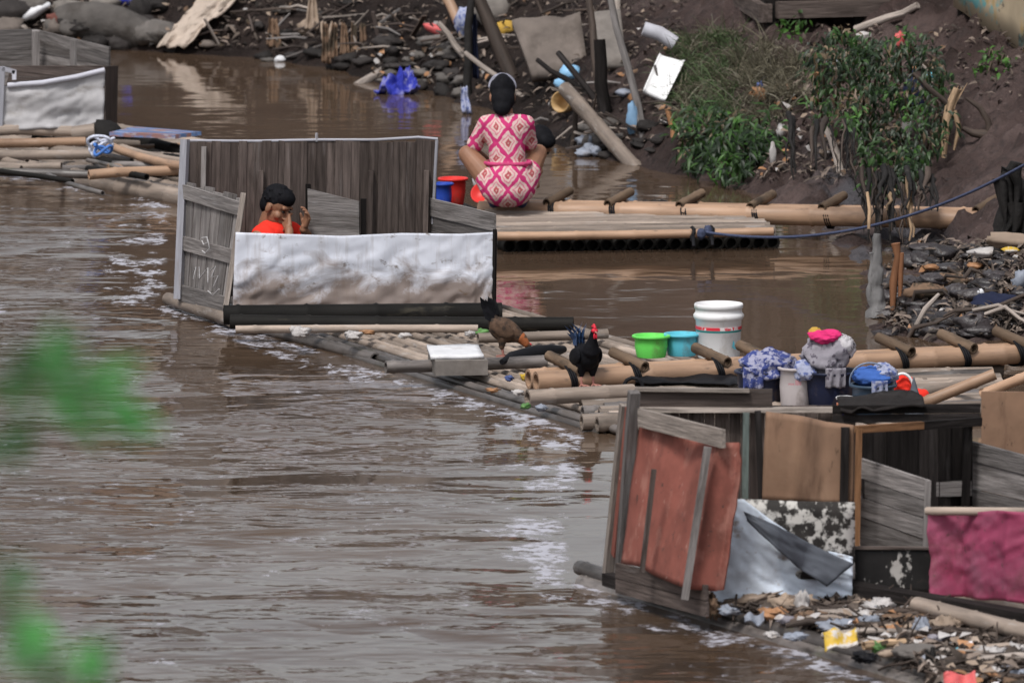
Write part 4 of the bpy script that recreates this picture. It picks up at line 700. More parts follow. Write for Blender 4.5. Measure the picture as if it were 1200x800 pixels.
# woman washing on the far raft, seen from behind
wo = G(595, 243, .195); wom = thing('person', 'person squatting in a pink patterned dress, seen from behind, washing at the far raft', 'person', wo)
H = V((-.035, .17, .72)); hf = frame((-.06, 1, 0), R(22)); Cw = V((-.01, .11, .49))
body = xf(head_prims(), hf, H)+[('c', H+hf @ V((-.03, 0, -.04)), .05, Cw+V((-.005, .02, .10)), .056), ('e', (0, .02, .17), (.165, .14, .14)), ('c', (0, .055, .22), .10, Cw+V((0, 0, -.03)), .10), ('c', Cw+V((-.11, 0, .055)), .044, Cw+V((.11, 0, .055)), .044)]
arms = []
for s, el_, wr_ in ((-1, V((-.235, .17, .36)), V((-.10, .42, .24))), (1, V((.145, .22, .37)), V((.10, .43, .22)))):
    sh = Cw+V((.135*s, .01, .05)); body += [('c', sh, .05, el_, .041), ('c', el_, .038, wr_, .026)]+hand_prims(wr_, V((-.2*s, .7, -.5)), V((0, -.4, -.9)), .95, .6, s); arms.append((sh, el_))
legs = []
for s in (-1, 1):
    hp0 = V((.085*s, .0, .14)); kn = V((-.265, .15, .335)) if s < 0 else V((.20, .28, .33)); an = V((-.085, .16, .075)) if s < 0 else V((.095, .16, .075)); legs.append((hp0, kn))
    body += [('c', hp0, .095, kn, .060), ('c', kn, .056, kn.lerp(an, .4), .058), ('c', kn.lerp(an, .4), .058, an, .036), ('c', an+V((0, -.045, -.045)), .03, an+V((.01*s, .15, -.055)), .022)]
    for q in range(5): body.append(('c', an+V((.035*(q-2)/2, .14, -.058)), .011, an+V((.04*(q-2)/2, .18-.008*abs(q-1), -.062)), .009))
organic('body', body, skin, wom, .006, 2, wo)
face_parts(wom, hf, wo, H)
organic('hair', xf([('e', (-.03, 0, .04), (.09, .086, .09)), ('e', (-.055, 0, .06), (.07, .06, .075)), ('e', (-.06, 0, -.035), (.06, .08, .10)), ('e', (-.072, .01, -.10), (.045, .062, .06))], hf, H), hair, wom, .008, 2, wo)
cp = MB(); fr2_ = hf; cpp = [H+wo+fr2_ @ V((-.022+.098*math.cos(a)*math.cos(e), .09*math.sin(a)*math.cos(e), .064+.085*math.sin(e))) for a in np.linspace(0, 6.1, 10) for e in (0,)]
organic('hair_wrap', xf([('c', (-.02, .074*math.cos(a), .052+.078*math.sin(a)), .022, (-.02, .074*math.cos(a+.3), .052+.078*math.sin(a+.3)), .022) for a in np.arange(.1, 2.9, .3)]+[('c', (-.055, .055*math.cos(a), .07+.05*math.sin(a)), .016, (-.055, .055*math.cos(a+.3), .07+.05*math.sin(a+.3)), .016) for a in np.arange(.3, 2.7, .3)]+[('e', (.0, 0, .108), (.06, .06, .035))], hf, H), cap_m, wom, .007, 1, wo)
dp = [('e', (0, .01, .165), (.168, .150, .150)), ('e', (.0, -.015, .11), (.172, .13, .11)), ('c', (0, .06, .25), .118, Cw+V((0, 0, -.03)), .125), ('e', tuple(Cw+V((0, 0, -.015))), (.150, .118, .14)), ('c', Cw+V((-.105, .0, .062)), .052, Cw+V((.105, .0, .062)), .052)]
for hp0, kn in legs: dp.append(('c', hp0, .106, hp0.lerp(kn, .26 if kn.x < 0 else .42), .088))
for sh, el_ in arms: dp += [('c', sh+V((0, 0, .004)), .053, sh.lerp(el_, .62), .052), ('c', sh.lerp(el_, .62), .052, sh.lerp(el_, .76), .058)]
do = organic('dress', dp, dress, wom, .008, 5, wo)
organic('waistband', [('c', tuple(V((.150*math.cos(a), .055+.125*math.sin(a), .288))), .014, tuple(V((.150*math.cos(a+.42), .055+.125*math.sin(a+.42), .288))), .014) for a in np.arange(0, 6.28, .42)], M('magenta_band', (.47, .05, .15), .8, .2, 9, rnd=0), wom, 0, 0, wo)
for s in (-1, 1): organic('sandal', [('c', (.09*s, .11, .018), .036, (.10*s, .30, .016), .036), ('c', (.055*s, .13, .04), .012, (.13*s, .13, .04), .012)], M('sandal_navy', (.03, .035, .075), .6, .2, 9, rnd=0), wom, .007, 1, wo)
# child beyond her
co = G(629, 228, .10)+V((0, .25, 0)); kid = thing('person', 'person with short black hair bending low beyond the pink dress, mostly hidden', 'person', co)
H = V((.01, 0, .315)); hf = frame((.35, -.35, 0), R(48)); body = xf(head_prims(), hf, H)+[('c', H+hf @ V((-.02, 0, -.05)), .045, V((-.1, .08, .32)), .05), ('c', (-.12, .09, .29), .09, (-.18, .2, .12), .11), ('c', (-.02, -.0, .26), .04, (.01, -.07, .14), .033), ('c', (.01, -.07, .14), .032, (-.05, -.16, .03), .024), ('c', (-.18, .05, .28), .04, (-.2, -.08, .17), .033), ('c', (-.2, -.08, .17), .032, (-.12, -.17, .04), .024)]
for s in (0, 1): kn = V((-.05+.0*s, .05+.2*s, .26)); an = V((-.1, .1+.15*s, .04)); body += [('c', (-.17, .2, .12), .07, kn, .048), ('c', kn, .045, an, .03), ('c', an, .028, an+V((.1, -.06, -.01)), .022)]
body += hand_prims(V((-.05, -.16, .04)), V((-.3, -.6, -.2)), V((0, 0, -1)), .85, .5, 1)+hand_prims(V((-.12, -.17, .05)), V((.1, -.8, -.3)), V((0, 0, -1)), .85, .5, -1)
organic('body', body, skin, kid, .006, 2, co); face_parts(kid, hf, co, H)
organic('hair', xf([('e', (-.018, 0, .048), (.096, .086, .088)), ('e', (.03, 0, .088), (.062, .068, .046)), ('e', (-.05, 0, -.01), (.06, .075, .08))], hf, H), hair, kid, .007, 2, co)
organic('shorts', [('c', (-.17, .2, .12), .118, (-.16, .17, .17), .11), ('c', (-.17, .2, .12), .08, (-.08, .09, .22), .058), ('c', (-.17, .2, .12), .08, (-.09, .22, .22), .058)], c_dark, kid, .008, 2, co)
# ------------------------------------------------------------------ poultry
ho = G(591, 418, .095); hen = thing('hen', 'brown hen with a rust neck pecking beside the black tyre piece, tail raised', 'chicken', ho)
organic('body', [('e', (0, 0, .155), (.095, .062, .07), Matrix.Rotation(R(26), 3, 'Y')), ('c', (.05, -.01, .14), .050, (.10, -.015, .108), .032), ('c', (.09, -.015, .115), .033, (.128, -.02, .075), .020), ('e', (.134, -.02, .068), (.021, .016, .017)), ('c', (-.05, 0, .19), .045, (-.075, 0, .24), .022), ('c', (-.01, .03, .11), .03, (-.015, .03, .06), .016), ('c', (-.01, -.03, .11), .03, (-.015, -.03, .06), .016)], f_brown, hen, .0045, 2, ho)
organic('neck_feathers', [('c', (.092, -.016, .114), .0345, (.124, -.021, .079), .0225)], f_rust, hen, .005, 2, ho)
m = MB()
for i in range(9):
    a = (i-4)*.055; m.leaf(ho+V((-.055, .012*(i-4)/2, .19)), V((-.30+.075*(i-4), a*.3, 1)), V((0, 1, .0)) if i % 2 else V((0, -1, .0)), U(.13, .19), .06, .1, .10)
m.build('tail', f_black, hen)
for s in (-1, 1): organic('wing', [('e', (-.01, .058*s, .165), (.075, .014, .045), Matrix.Rotation(R(30), 3, 'Y'))], f_brown, hen, .005, 1, ho)
organic('comb', [('c', (.132, -.02, .086), .006, (.150, -.02, .074), .007), ('e', (.146, -.02, .052), (.007, .006, .011))], comb_m, hen, 0, 0, ho); organic('beak', [('c', (.148, -.02, .062), .007, (.163, -.02, .050), .0015)], leg_m, hen, 0, 0, ho)
for s in (-1, 1): organic('leg', [('c', (-.015, .03*s, .07), .009, (-.005, .03*s, .006), .006)]+[('c', (-.005, .03*s, .006), .005, (-.005+.04*math.cos(a), .03*s+.04*math.sin(a), .003), .003) for a in (-.6, 0, .6, 3.14)], leg_m, hen, 0, 0, ho)
ro = G(688, 452, .10); roo = thing('rooster', 'black rooster with a red comb standing in front of the near gangway', 'chicken', ro); fr_ = Matrix.Rotation(R(-68), 3, 'Z')
def rx(pr): return xf(pr, fr_, V((0, 0, 0)))
organic('body', rx([('e', (-.01, 0, .16), (.10, .072, .078), Matrix.Rotation(R(-28), 3, 'Y')), ('c', (.055, 0, .205), .052, (.082, 0, .27), .026), ('c', (.082, 0, .27), .026, (.092, 0, .305), .020), ('e', (.098, 0, .318), (.022, .018, .02)), ('c', (.0, .034, .12), .036, (-.005, .034, .065), .018), ('c', (.0, -.034, .12), .036, (-.005, -.034, .065), .018), ('c', (-.08, 0, .17), .045, (-.11, 0, .21), .03)]), f_black, roo, .0045, 2, ro)
m = MB()
for i in range(12):
    d = fr_ @ V((-.34-.06*(i % 4), .05*(i-5.5)/3, .9-.10*(i % 4))); m.leaf(ro+fr_ @ V((-.085, .012*(i-5.5)/3, .18)), d, fr_ @ V((0, 1 if i % 2 else -1, .1)), U(.13, .2), .055, .08, .25)
m.build('tail', f_bluebk, roo)
for s in (-1, 1): organic('wing', rx([('e', (-.02, .066*s, .165), (.082, .014, .05), Matrix.Rotation(R(-15), 3, 'Y'))]), f_black, roo, .005, 1, ro)
organic('comb', rx([('c', (.112, 0, .338), .009, (.098, 0, .352), .008), ('c', (.098, 0, .345), .009, (.078, 0, .342), .007), ('e', (.108, 0, .322), (.018, .0195, .014)), ('e', (.118, .006, .292), (.007, .006, .016)), ('e', (.118, -.006, .292), (.007, .006, .016))]), comb_m, roo, 0, 0, ro); organic('beak', rx([('c', (.118, 0, .318), .008, (.138, 0, .312), .0015)]), leg_m, roo, 0, 0, ro)
for s in (-1, 1): organic('leg', rx([('c', (-.005, .034*s, .075), .010, (.005, .036*s, .006), .0075)]+[('c', (.005, .036*s, .007), .007, (.005+.05*math.cos(a), .036*s+.05*math.sin(a), .004), .004) for a in (-.6, 0, .6, 3.14)]), leg_m, roo, 0, 0, ro)
# ------------------------------------------------------------------ vessels
def basin(name, label, cat, px, py, w, h, mat, z=.12, taper=.78, lipr=.01, seg=32, parts=()):
    c = G(px, py, z); s = (D(px+1, py, c.y)-D(px, py, c.y)).length; r = w*s/2; hh = h*s; b = r*taper; t = .008
    o = thing(name, label, cat, c); m = MB()
    m.lathe(c, [(b*.96, 0), (b, .008), (b+(r-b)*.5, hh*.5), (r-.012, hh-.02), (r-.01, hh-.018), (r+.004, hh-.016), (r+.006, hh-.004), (r, hh), (r-.014, hh-.002), (b-t, .01), (0, .01)], seg); m.build('body', mat, o)
    return o, c, r, hh
basin('basin', 'lime green plastic basin standing behind the near bamboo gangway', 'basin', 763, 418, 43, 26, p_green, .12, .8)
basin('basin', 'cyan plastic basin between the lime basin and the white bucket', 'basin', 799, 416, 42, 26, p_cyan, .12, .8)
bk = thing('bucket', 'tall white bucket with a red and teal band behind the near gangway', 'bucket', G(842, 418, .11)); c = G(842, 418, .11); s = (D(843, 418, c.y)-D(842, 418, c.y)).length
m = MB(); m.lathe(c, [(24.5*s, 0), (25*s, 2*s), (27*s, 44*s), (28.2*s, 45*s), (29.5*s, 47*s), (29.8*s, 50*s), (28.2*s, 52*s), (27.4*s, 53*s), (27.4*s, 57.5*s), (28.6*s, 58*s), (28.8*s, 62*s), (28*s, 63.2*s), (26.6*s, 63*s), (25.5*s, 50*s), (24*s, 4*s), (0, 4*s)], 40); m.build('body', white_pl, bk)
m = MB(); m.lathe(c, [(26.5*s+.002, 33.5*s), (26.75*s+.002, 37*s)], 40); m.build('printed_band', M('red_print', (.62, .04, .06), .5, .1, 5, stains=[((.7, .7, .7), 9, .55, .6, .9, (1, 1, .5))], bump=0, rnd=0), bk)
m = MB(); m.lathe(c, [(26.3*s+.002, 31*s), (26.5*s+.002, 33*s)], 40); m.build('printed_band', teal_line, bk)
m = MB(); q = lambda a, z: c+V((math.sin(a)*(25.7*s+.003), -math.cos(a)*(25.7*s+.003), z*s)); m.add([q(.62, 14), q(.72, 12), q(.78, 18), q(.70, 22), q(.84, 11), q(.94, 13), q(.92, 19)], [(0, 1, 2, 3), (1, 4, 5, 6)], False); m.build('logo', p_cyan, bk)
# by the woman
basin('bucket', 'red bucket standing behind the blue pail near the squatting woman', 'bucket', 531, 240, 34, 32, p_red, .13, .72)
bl = basin('bucket', 'small blue pail half hidden by the corner of the middle stall', 'bucket', 519, 244, 24, 30, p_blue, .13, .75)
m = MB(); c = G(566, 237, .16); m.lathe(c+V((0, 0, .05)), [(.001, 0), (.055, .004), (.075, .03), (.078, .032), (.07, .03), (.05, .01), (0, .008)], 24, V((-.25, -.75, .5))); m.tube([c+V((.06, -.02, .09)), c+V((.13, .03, .12))], .009, 8)
one('dipper', 'red plastic dipper lying tilted at the woman left foot', 'dipper', m, p_red)
m = MB(); c = G(563, 222, .16); m.blob(c+V((0, .2, .06)), (.06, .05, .09), .1); one('soap_tub', 'white tub half hidden behind the red dipper', 'tub', m, white_pl)
# laundry group
def heap(name, label, px, py, z, w, d, h, mat, amp=.22, ridge=.5, Yo=0.0):
    m = MB(); c = G(px, py, z)+V((0, Yo, 0)); m.blob(c, (w, d, h), amp, 2.3, 30, ridge=ridge); return one(name, label, 'laundry', m, mat, 'laundry heaped in the tubs')
ZP = .09
def tub(label, px, py, w, h, mat, **k): return basin('tub', label, 'tub', px, py, w, h, mat, ZP, **k)
t1 = tub('navy tub with blue patterned laundry, leftmost on the platform', 892, 471, 62, 38, p_navy)
t2 = tub('dark navy tub in the middle under grey and magenta laundry', 973, 475, 68, 42, p_navy)
t3 = tub('slate blue bucket with a thin bail handle, right of the middle tub', 1023, 486, 54, 37, p_teal, taper=.82)
t4 = tub('frosted white bucket with faded pink print between two navy tubs', 932, 475, 40, 46, p_frost, taper=.86)
m = MB(); c = t4[1]; r = t4[2]*.93
for a0, a1, z0, z1 in ((-.5, -.1, .3, .62), (-.05, .35, .45, .7), (-.3, .25, .2, .28)):
    pts = [c+V((math.sin(a)*(r+.004-.012*(1-zz)), -math.cos(a)*(r+.004-.012*(1-zz)), zz*t4[3])) for zz in (z0, z1) for a in np.linspace(a0, a1, 5)]; m.add(pts, [(i, i+1, i+6, i+5) for i in range(4)])
m.build('faded_print', p_pinkw, t4[0])
def on(t, dz): return t[1]+V((0, 0, t[3]+dz))
def heap2(label, t, dx, dy, dz, w, d, h, mat, amp=.2, ridge=.5):
    m = MB(); m.blob(on(t, dz)+V((dx, dy, 0)), (w*1.02, d, h*.95), amp*.8, 1.7, 38, ridge=ridge*.55); one('laundry', label, 'laundry', m, mat, 'laundry heaped in the tubs')
heap2('blue and white patterned laundry heaped in the leftmost navy tub', t1, .04, 0, .02, .145, .14, .085, c_bluepat, .3, .8)
heap2('grey patterned laundry bulging out of the middle navy tub', t2, -.03, 0, .07, .125, .12, .115, c_grey, .3, .8)
heap2('magenta cloth on top of the grey laundry heap', t2, -.03, -.01, .185, .085, .08, .04, c_pink, .3, .7)
heap2('small ochre cloth on the grey heap beside the magenta cloth', t2, -.085, .03, .2, .035, .04, .035, c_yellow, .2)
heap2('black and white cloth on the right shoulder of the grey heap', t2, .07, -.01, .13, .062, .06, .07, cloth('black_white_cloth', (.5, .48, .5), (.02, .02, .025), 13, .5, .55), .25, .5)
heap2('pale blue checked cloth hanging over the left edge of the middle tub', t2, -.14, -.06, .0, .06, .06, .055, c_check, .25, .6)
heap2('bright blue garment heaped in the slate blue bucket', t3, -.01, .01, .03, .11, .10, .06, c_blue, .25, .6)
heap2('pale checked garment over the right side of the slate blue bucket', t3, .06, .01, .055, .075, .08, .055, c_check, .25, .6)
for t_, a0, a1, dn, mt, lb in ((t1, -.75, .05, .55, c_bluepat, 'blue printed sleeve hanging over the front rim of the leftmost tub'), (t2, -.2, .5, .5, c_grey, 'grey printed cloth hanging over the front rim of the middle tub'), (t3, -.1, .6, .4, c_check, 'checked cloth end hanging over the front of the slate blue bucket')):
    c_, r_, h_ = t_[1], t_[2], t_[3]; rim = lambda a, k, o: c_+V((math.sin(a)*(r_*k+o), -math.cos(a)*(r_*k+o), 0)); an = [a0+(a1-a0)*i/6 for i in range(7)]; sd2 = a0*7
    m = MB(); m.sheet([rim(a, .95, .014)+V((0, 0, h_+.03)) for a in an], [rim(a, .90, .016)+V((0, 0, h_*(1-dn*U(.75, 1)))) for a in an], 24, 10, lambda u, v: .010*math.sin(15*u+sd2)*(1-v)+.01*float(fbm(u*5+sd2, v*3, 3, 2)), .006); one('laundry', lb, 'laundry', m, mt, 'laundry heaped in the tubs')
m = MB(); c, r, hh = t3[1], t3[2], t3[3]; m.tube([c+V((-r*math.cos(a)*1.0-.02*math.sin(a), -.05*math.sin(a), hh-.01+.13*math.sin(a))) for a in np.linspace(0, 3.14, 18)], .005, 6); m.build('bail_handle', M('handle_wire', (.2, .25, .35), .5, .1, 5, rnd=0), t3[0])
tb = basin('tub', 'small white tub with an orange and blue label before the middle navy tub', 'tub', 990, 488, 19, 24, white_pl, ZP, .92)
m = MB(); c, r, hh = tb[1], tb[2], tb[3]; m.lathe(c, [(r*.93+.003, hh*.1), (r*.95+.003, hh*.48)], 32); m.build('label', p_label, tb[0])
m = MB(); m.lathe(c, [(r*.95+.003, hh*.52), (r*.97+.003, hh*.68)], 32); m.build('label', p_orange, tb[0])
hb = basin('basket', 'white basket with a round handle holding a red cloth', 'basket', 1057, 480, 28, 20, white_pl, ZP, .85); c, r, hh = hb[1], hb[2], hb[3]
m = MB(); m.tube([c+V((-r*math.cos(a), -.03, hh+.11*math.sin(a))) for a in np.linspace(0, 3.14, 18)], .008, 8); m.build('handle', white_pl, hb[0])
heap2('bright red cloth in the white basket under its handle', hb, .01, .03, .04, .06, .05, .055, c_red, .2)
m = MB(); c = G(1071, 483, ZP)+V((0, -.06, 0)); m.tube([c, c+V((0, 0, .08)), c+V((-.005, 0, .2))], [.055, .035, .003], 14); one('cloth_cone', 'dark grey cloth standing in a pointed cone beside the white basket', 'cloth', m, M('slate_cloth', (.1, .11, .13), .9, .3, 9, bump=.4))
m = MB(); m.blob(G(1081, 474, ZP)+V((0, .1, .03)), (.05, .05, .05), .25); one('laundry', 'small red cloth at the foot of the bamboo sticks', 'cloth', m, c_red)
for (a, za), (bb, zb), r, lb in ((((1062, 480), .1), ((1166, 438), .30), .032, 'pale bamboo stick propped on the platform, foremost of the three'), (((1080, 460), .1), ((1150, 446), .2), .026, 'short bamboo stick lying behind the propped one'), (((1150, 462), .12), ((1235, 428), .3), .03, 'bamboo stick at the right edge above the tan board')):
    m = MB(); m.culm(G(*a, za), G(*bb, zb), r, step=.3); one('bamboo_stick', lb, 'stick', m, bamboo if r != .026 else bamboo_grey, 'sticks by the laundry')
# things on the middle raft
m = MB(); m.bar(G(506, 427, .125), G(567, 426, .125), .36, .085); bb_ = m.build('block', concrete); tag(bb_, 'grey block with a white top lying across the middle raft', 'block')
m = MB(); m.sheet([G(500, 406, .18), G(560, 405, .18)], [G(505, 419, .18), G(567, 418, .18)], 10, 6, lambda u, v: .006*float(fbm(u*6, v*5, 91, 3)), .02); m.build('top_slab', foamb, bb_)
bb_['category'] = 'block'
m = MB(); m.tube([G(588, 424, .13), G(600, 419, .14), G(625, 414, .15), (G(645, 412, .15)), G(661, 409, .15)], [.015, .036, .045, .042, .02], 12); one('tyre_piece', 'black rubber tyre piece that the brown hen pecks at', 'tyre piece', m, p_black)
for px, py, mt, lb in ((551, 393, bag_wh, 'white and yellow scrap beside the pecking hen'), (566, 391, pk_gr, 'pale green scrap left of the pecking hen'), (474, 395, bag_wh, 'crumpled white wrapper on the raft in front of the stall'), (410, 393, bag_wh, 'piece of the white plastic shreds heaped before the white stall front'), (430, 391, pk_or, 'peach coloured wrapper before the white stall front'), (350, 390, bag_wh, 'pale husk of the pile near the left corner of the stall front'), (606, 462, bag_wh, 'white scrap at the wet edge right of the block'), (597, 445, pk_blu, 'blue scrap between the block and the gangway'), (618, 444, pk_yel, 'yellow scrap before the end of the gangway'), (616, 478, pk_gr, 'green leaf scrap caught at the wet raft edge'), (634, 480, bag_bl, 'bluish wet bag caught at the raft edge'), (649, 447, bag_wh, 'pinkish white scrap left of the rooster feet'), (577, 459, pk_or, 'small tan scrap washed onto the raft')):
    for q in range(1 if px not in (410, 350) else 6):
        m = MB(); m.blob(G(px, py, .115)+V((U(-.06, .06) if q else 0, U(-.2, .2) if q else 0, .01)), (U(.02, .042), .035, U(.010, .022)), .4, 2.6, 14, ridge=.9)
        one('scrap', lb, 'litter', m, mt, 'scraps on the middle raft')
# ------------------------------------------------------------------ far bank: houses
hs1 = thing('stilt_house', 'dark timber house on stilts at the top of the bank, only its floor edge showing', 'house', T(980, 30)); Yh = T(930, 30).y-.15
k0, k1, k2_ = D(897, 16, Yh), D(818, -4, Yh+3.4), D(1125, 3, Yh+.5)
k2_.z = k0.z+.02; k1.z = k0.z+.05; n_ = V((0, 0, 1))
a_, b_, c_ = k0, k1, k2_; far = b_+(c_-a_)+V((0, 3, 0))
m = MB(); m.bar(a_, b_, .1, .13); m.bar(a_+V((.08, .06, .02)), c_, .1, .12); m.build('floor_beam', wood_brown, hs1)
m = MB(); m.add([a_+V((0, .05, .03)), c_+V((0, .05, .03)), far+V((0, 0, .03)), b_+V((0, .05, .03)), a_+V((0, .05, .1)), c_+V((0, .05, .1)), far+V((0, 0, .1)), b_+V((0, .05, .1))], [(0, 3, 2, 1), (4, 5, 6, 7), (0, 1, 5, 4), (1, 2, 6, 5), (2, 3, 7, 6), (3, 0, 4, 7)]); m.build('floor', wood_dark, hs1)
for p in (a_.lerp(c_, .04), a_.lerp(c_, .48), a_.lerp(c_, .95), a_.lerp(b_, .5), b_, a_+V((.4, 1.6, 0)), a_.lerp(c_, .6)+V((0, 1.6, 0))):
    m = MB(); m.tube([p+V((0, .1, -1.3)), p+V((0, .1, .05))], .045, 10); m.build('stilt', trunk_d, hs1)
m = MB(); up = V((0, 0, 1.5)); m.planks(a_+V((.05, .1, .12)), c_+V((0, .1, .12)), c_+up, a_+up, 18, th=.03); m.planks(b_+V((0, .1, .12)), a_+V((.03, .1, .12)), a_+up+V((0, 0, .01)), b_+up, 16, th=.03); m.build('wall', wood_brown, hs1)
m = MB(); rf = [a_+up+V((-.25, -.3, -.05)), c_+up+V((.2, -.3, -.05)), c_+up+V((.2, 4, .7)), b_+up+V((-.3, 1, .6))]; m.add(rf+[p+V((0, 0, .04)) for p in rf], [(0, 3, 2, 1), (4, 5, 6, 7), (0, 1, 5, 4), (1, 2, 6, 5), (2, 3, 7, 6), (3, 0, 4, 7)]); m.build('roof', rustroof, hs1)
m = MB(); 
for i in range(14): m.bar(a_+V((.1+.14*i, .6, -1.2)), a_+V((.1+.14*i, .65, .03)), .13, .02, up=V((0, 1, 0)))
m.build('underfloor_shade', trunk_d, hs1)  # dark boards added to stand for the shaded gap under the floor
hs2 = thing('painted_hut', 'hut with a peeling beige and teal painted wall at the top right corner', 'hut', T(1160, 50)); Yc = T(1122, 14).y-.1
w0, w1 = D(1121, 8, Yc), D(1206, 66, Yc-1.6); w1 = w1+(w1-w0)*.4; wt = V((0, 0, 1.5)); bk_ = V((2.0, 1.0, 0))
m = MB(); m.sheet([w0+wt, w1+V((0, 0, w0.z-w1.z))+wt], [w0, w1], 12, 8, lambda u, v: .012*math.sin(60*u), .05); m.build('wall', peel, hs2)
m = MB(); m.sheet([w0+bk_+wt, w0+wt], [w0+bk_, w0], 4, 4, None, .05); m.sheet([w1+wt, w1+bk_+wt], [w1, w1+bk_], 4, 4, None, .05); m.build('wall', peel, hs2)
m = MB(); rr = [w0+wt+V((-.2, .3, 0)), w1+wt+V((-.2, -.3, 0)), w1+bk_+wt+V((.2, -.3, .4)), w0+bk_+wt+V((.2, .3, .4))]; m.add(rr+[p+V((0, 0, .04)) for p in rr], [(0, 3, 2, 1), (4, 5, 6, 7), (0, 1, 5, 4), (1, 2, 6, 5), (2, 3, 7, 6), (3, 0, 4, 7)]); m.build('roof', rustroof, hs2)
for p in (w0+V((.05, .05, 0)), w0.lerp(w1, .5)+V((.05, 0, 0)), w1+V((.05, 0, 0))):
    m = MB(); m.bar(p-V((0, 0, .9)), p+V((0, 0, .03)), .08, .08); m.build('stilt', trunk_d, hs2)
# ------------------------------------------------------------------ far bank: posts, boards, tubes
def pole(px0, py0, px1, py1, r, mat, name, label, cat, z0=0.0, r1=None, group=None, culm=False, dY=0.0, free=False, water=False):
    a = G(px0, py0, 0) if water else T(px0, py0)
    bq = T(px1, py1)+V((0, 0, .03)) if free else D(px1, py1, a.y+dY)
    m = MB(); a = a-(bq-a).normalized()*.12+V((0, 0, z0))
    if culm: m.culm(a, bq, r, r1=r1, seg=10, step=.3)
    else: m.tube([a.lerp(bq, t)+V((U(-.012, .012), 0, U(-.01, .01))) for t in (0, .25, .5, .75, 1)], [r, r*.98, r*.95, r*.9, (r1 or r*.85)], 10)
    return one(name, label, cat, m, mat, group)
pole(425, 97, 548, 28, .040, wood_pale, 'driftwood_pole', 'pale bleached pole slanting up from the water over the blue tarp', 'pole', dY=1.5, water=True)
pole(543, 66, 514, 28, .026, wood_pale, 'driftwood_pole', 'short pale stick crossing the bleached pole', 'pole', dY=.1)
pole(610, 112, 545, 62, .022, wood_pale, 'driftwood_pole', 'thin pale stick leaning behind the woman head', 'pole', dY=.3)
pole(541, 36, 520, -8, .045, bamboo, 'mooring_post', 'tan post rising out of frame above the bleached pole', 'post', dY=.2)
pole(548, 112, 551, 0, .035, trunk_d, 'mooring_post', 'black post standing left of the woman head', 'post', dY=.2)
pole(598, 92, 560, -4, .06, root_m, 'dead_trunk', 'dark leaning trunk behind the woman head', 'trunk', dY=.3)
pole(753, 156, 712, -10, .030, wood_grey, 'leaning_pole', 'long thin grey pole leaning left of the white tray', 'pole', dY=.8)
pole(740, 192, 662, 104, .055, bamboo_grey, 'bamboo_pole', 'thick weathered bamboo pole sliding down the bank into the water', 'pole', dY=1.0, culm=True, water=True)
pole(683, 108, 630, 72, .022, wood_dark, 'stick', 'thin dark stick above the thick bamboo pole', 'stick', dY=.5)
pole(700, 120, 655, 62, .025, wood_dark, 'stick', 'dark crooked stick beside the small sky blue pail', 'stick', dY=.4)
pole(704, 128, 690, -8, .03, root_m, 'mooring_post', 'dark slanting post in front of the concrete slabs', 'post', dY=.4)
pole(724, 10, 720, -14, .03, wood_pale, 'stick', 'pale stub of stick above the metal tube', 'stick', dY=.2)
pole(672, 170, 676, 122, .022, root_m, 'stick', 'short stick planted under the thick bamboo pole', 'stick')
pole(788, 160, 784, 128, .022, wood_orange, 'stick', 'short rusty brown stick at the edge of the broadleaf plant', 'stick')
pole(708, 133, 703, 46, .05, wood_dark, 'board_post', 'dark upright board standing before the right concrete slab', 'post', dY=.05)
def slab(name, label, cat, pts, mat, th=.05, Yoff=0.0, group=None, disp=None, nu=8, nv=6, dY=.35):
    # pts bottom-left, bottom-right, top-right, top-left in the picture, lying against the bank
    a = T(*pts[0]); bq = T(*pts[1]); Y = (a.y+bq.y)/2-Yoff
    P = [D(*pts[0], Y), D(*pts[1], Y), D(*pts[2], Y+dY), D(*pts[3], Y+dY)]
    m = MB(); m.sheet([P[3], P[2]], [P[0], P[1]], nu, nv, disp, th); return one(name, label, cat, m, mat, group)
def drape(name, label, cat, pts, mat, nu, nv, off, disp, th=.015, group=None):
    m = MB(); bl, br, tr, tl = [V((*p, 0)) for p in pts]; cols = []
    top = []; P = [[None]*(nu+1) for _ in range(nv+1)]
    for j in range(nv+1):
        for i in range(nu+1):
            u, v = i/nu, j/nv; q = bl.lerp(br, u).lerp(tl.lerp(tr, u), v); p = T(q.x, q.y); h = disp(u, v); P[j][i] = p+V((0, -off-abs(h), off*.5+abs(h)*.5))
    A = [p for r in P for p in r]; W = nu+1; Nn = len(A); B = [p+V((0, th, -th*.5)) for p in A]
    fs = [(j*W+i, j*W+i+1, (j+1)*W+i+1, (j+1)*W+i) for j in range(nv) for i in range(nu)]; fs += [tuple(Nn+k for k in f[::-1]) for f in fs]
    rim = list(range(W))+[W*j+nu for j in range(1, nv+1)]+[nv*W+i for i in range(nu-1, -1, -1)]+[W*j for j in range(nv-1, 0, -1)]
    fs += [(rim[k], Nn+rim[k], Nn+rim[(k+1) % len(rim)], rim[(k+1) % len(rim)]) for k in range(len(rim))]
    m.add(A+B, fs, True); return one(name, label, cat, m, mat, group)
slab('concrete_slab', 'broad muddy concrete slab leaning on the bank behind the woman', 'slab', [(624, 92), (690, 88), (680, 20), (600, 28)], slab_mat, .09, .05, disp=lambda u, v: .05*float(fbm(u*4, v*4, 3, 3)))
slab('concrete_slab', 'narrow pale concrete slab right of the broad muddy one', 'slab', [(712, 80), (734, 80), (727, 14), (690, 18)], concrete, .07, .08)
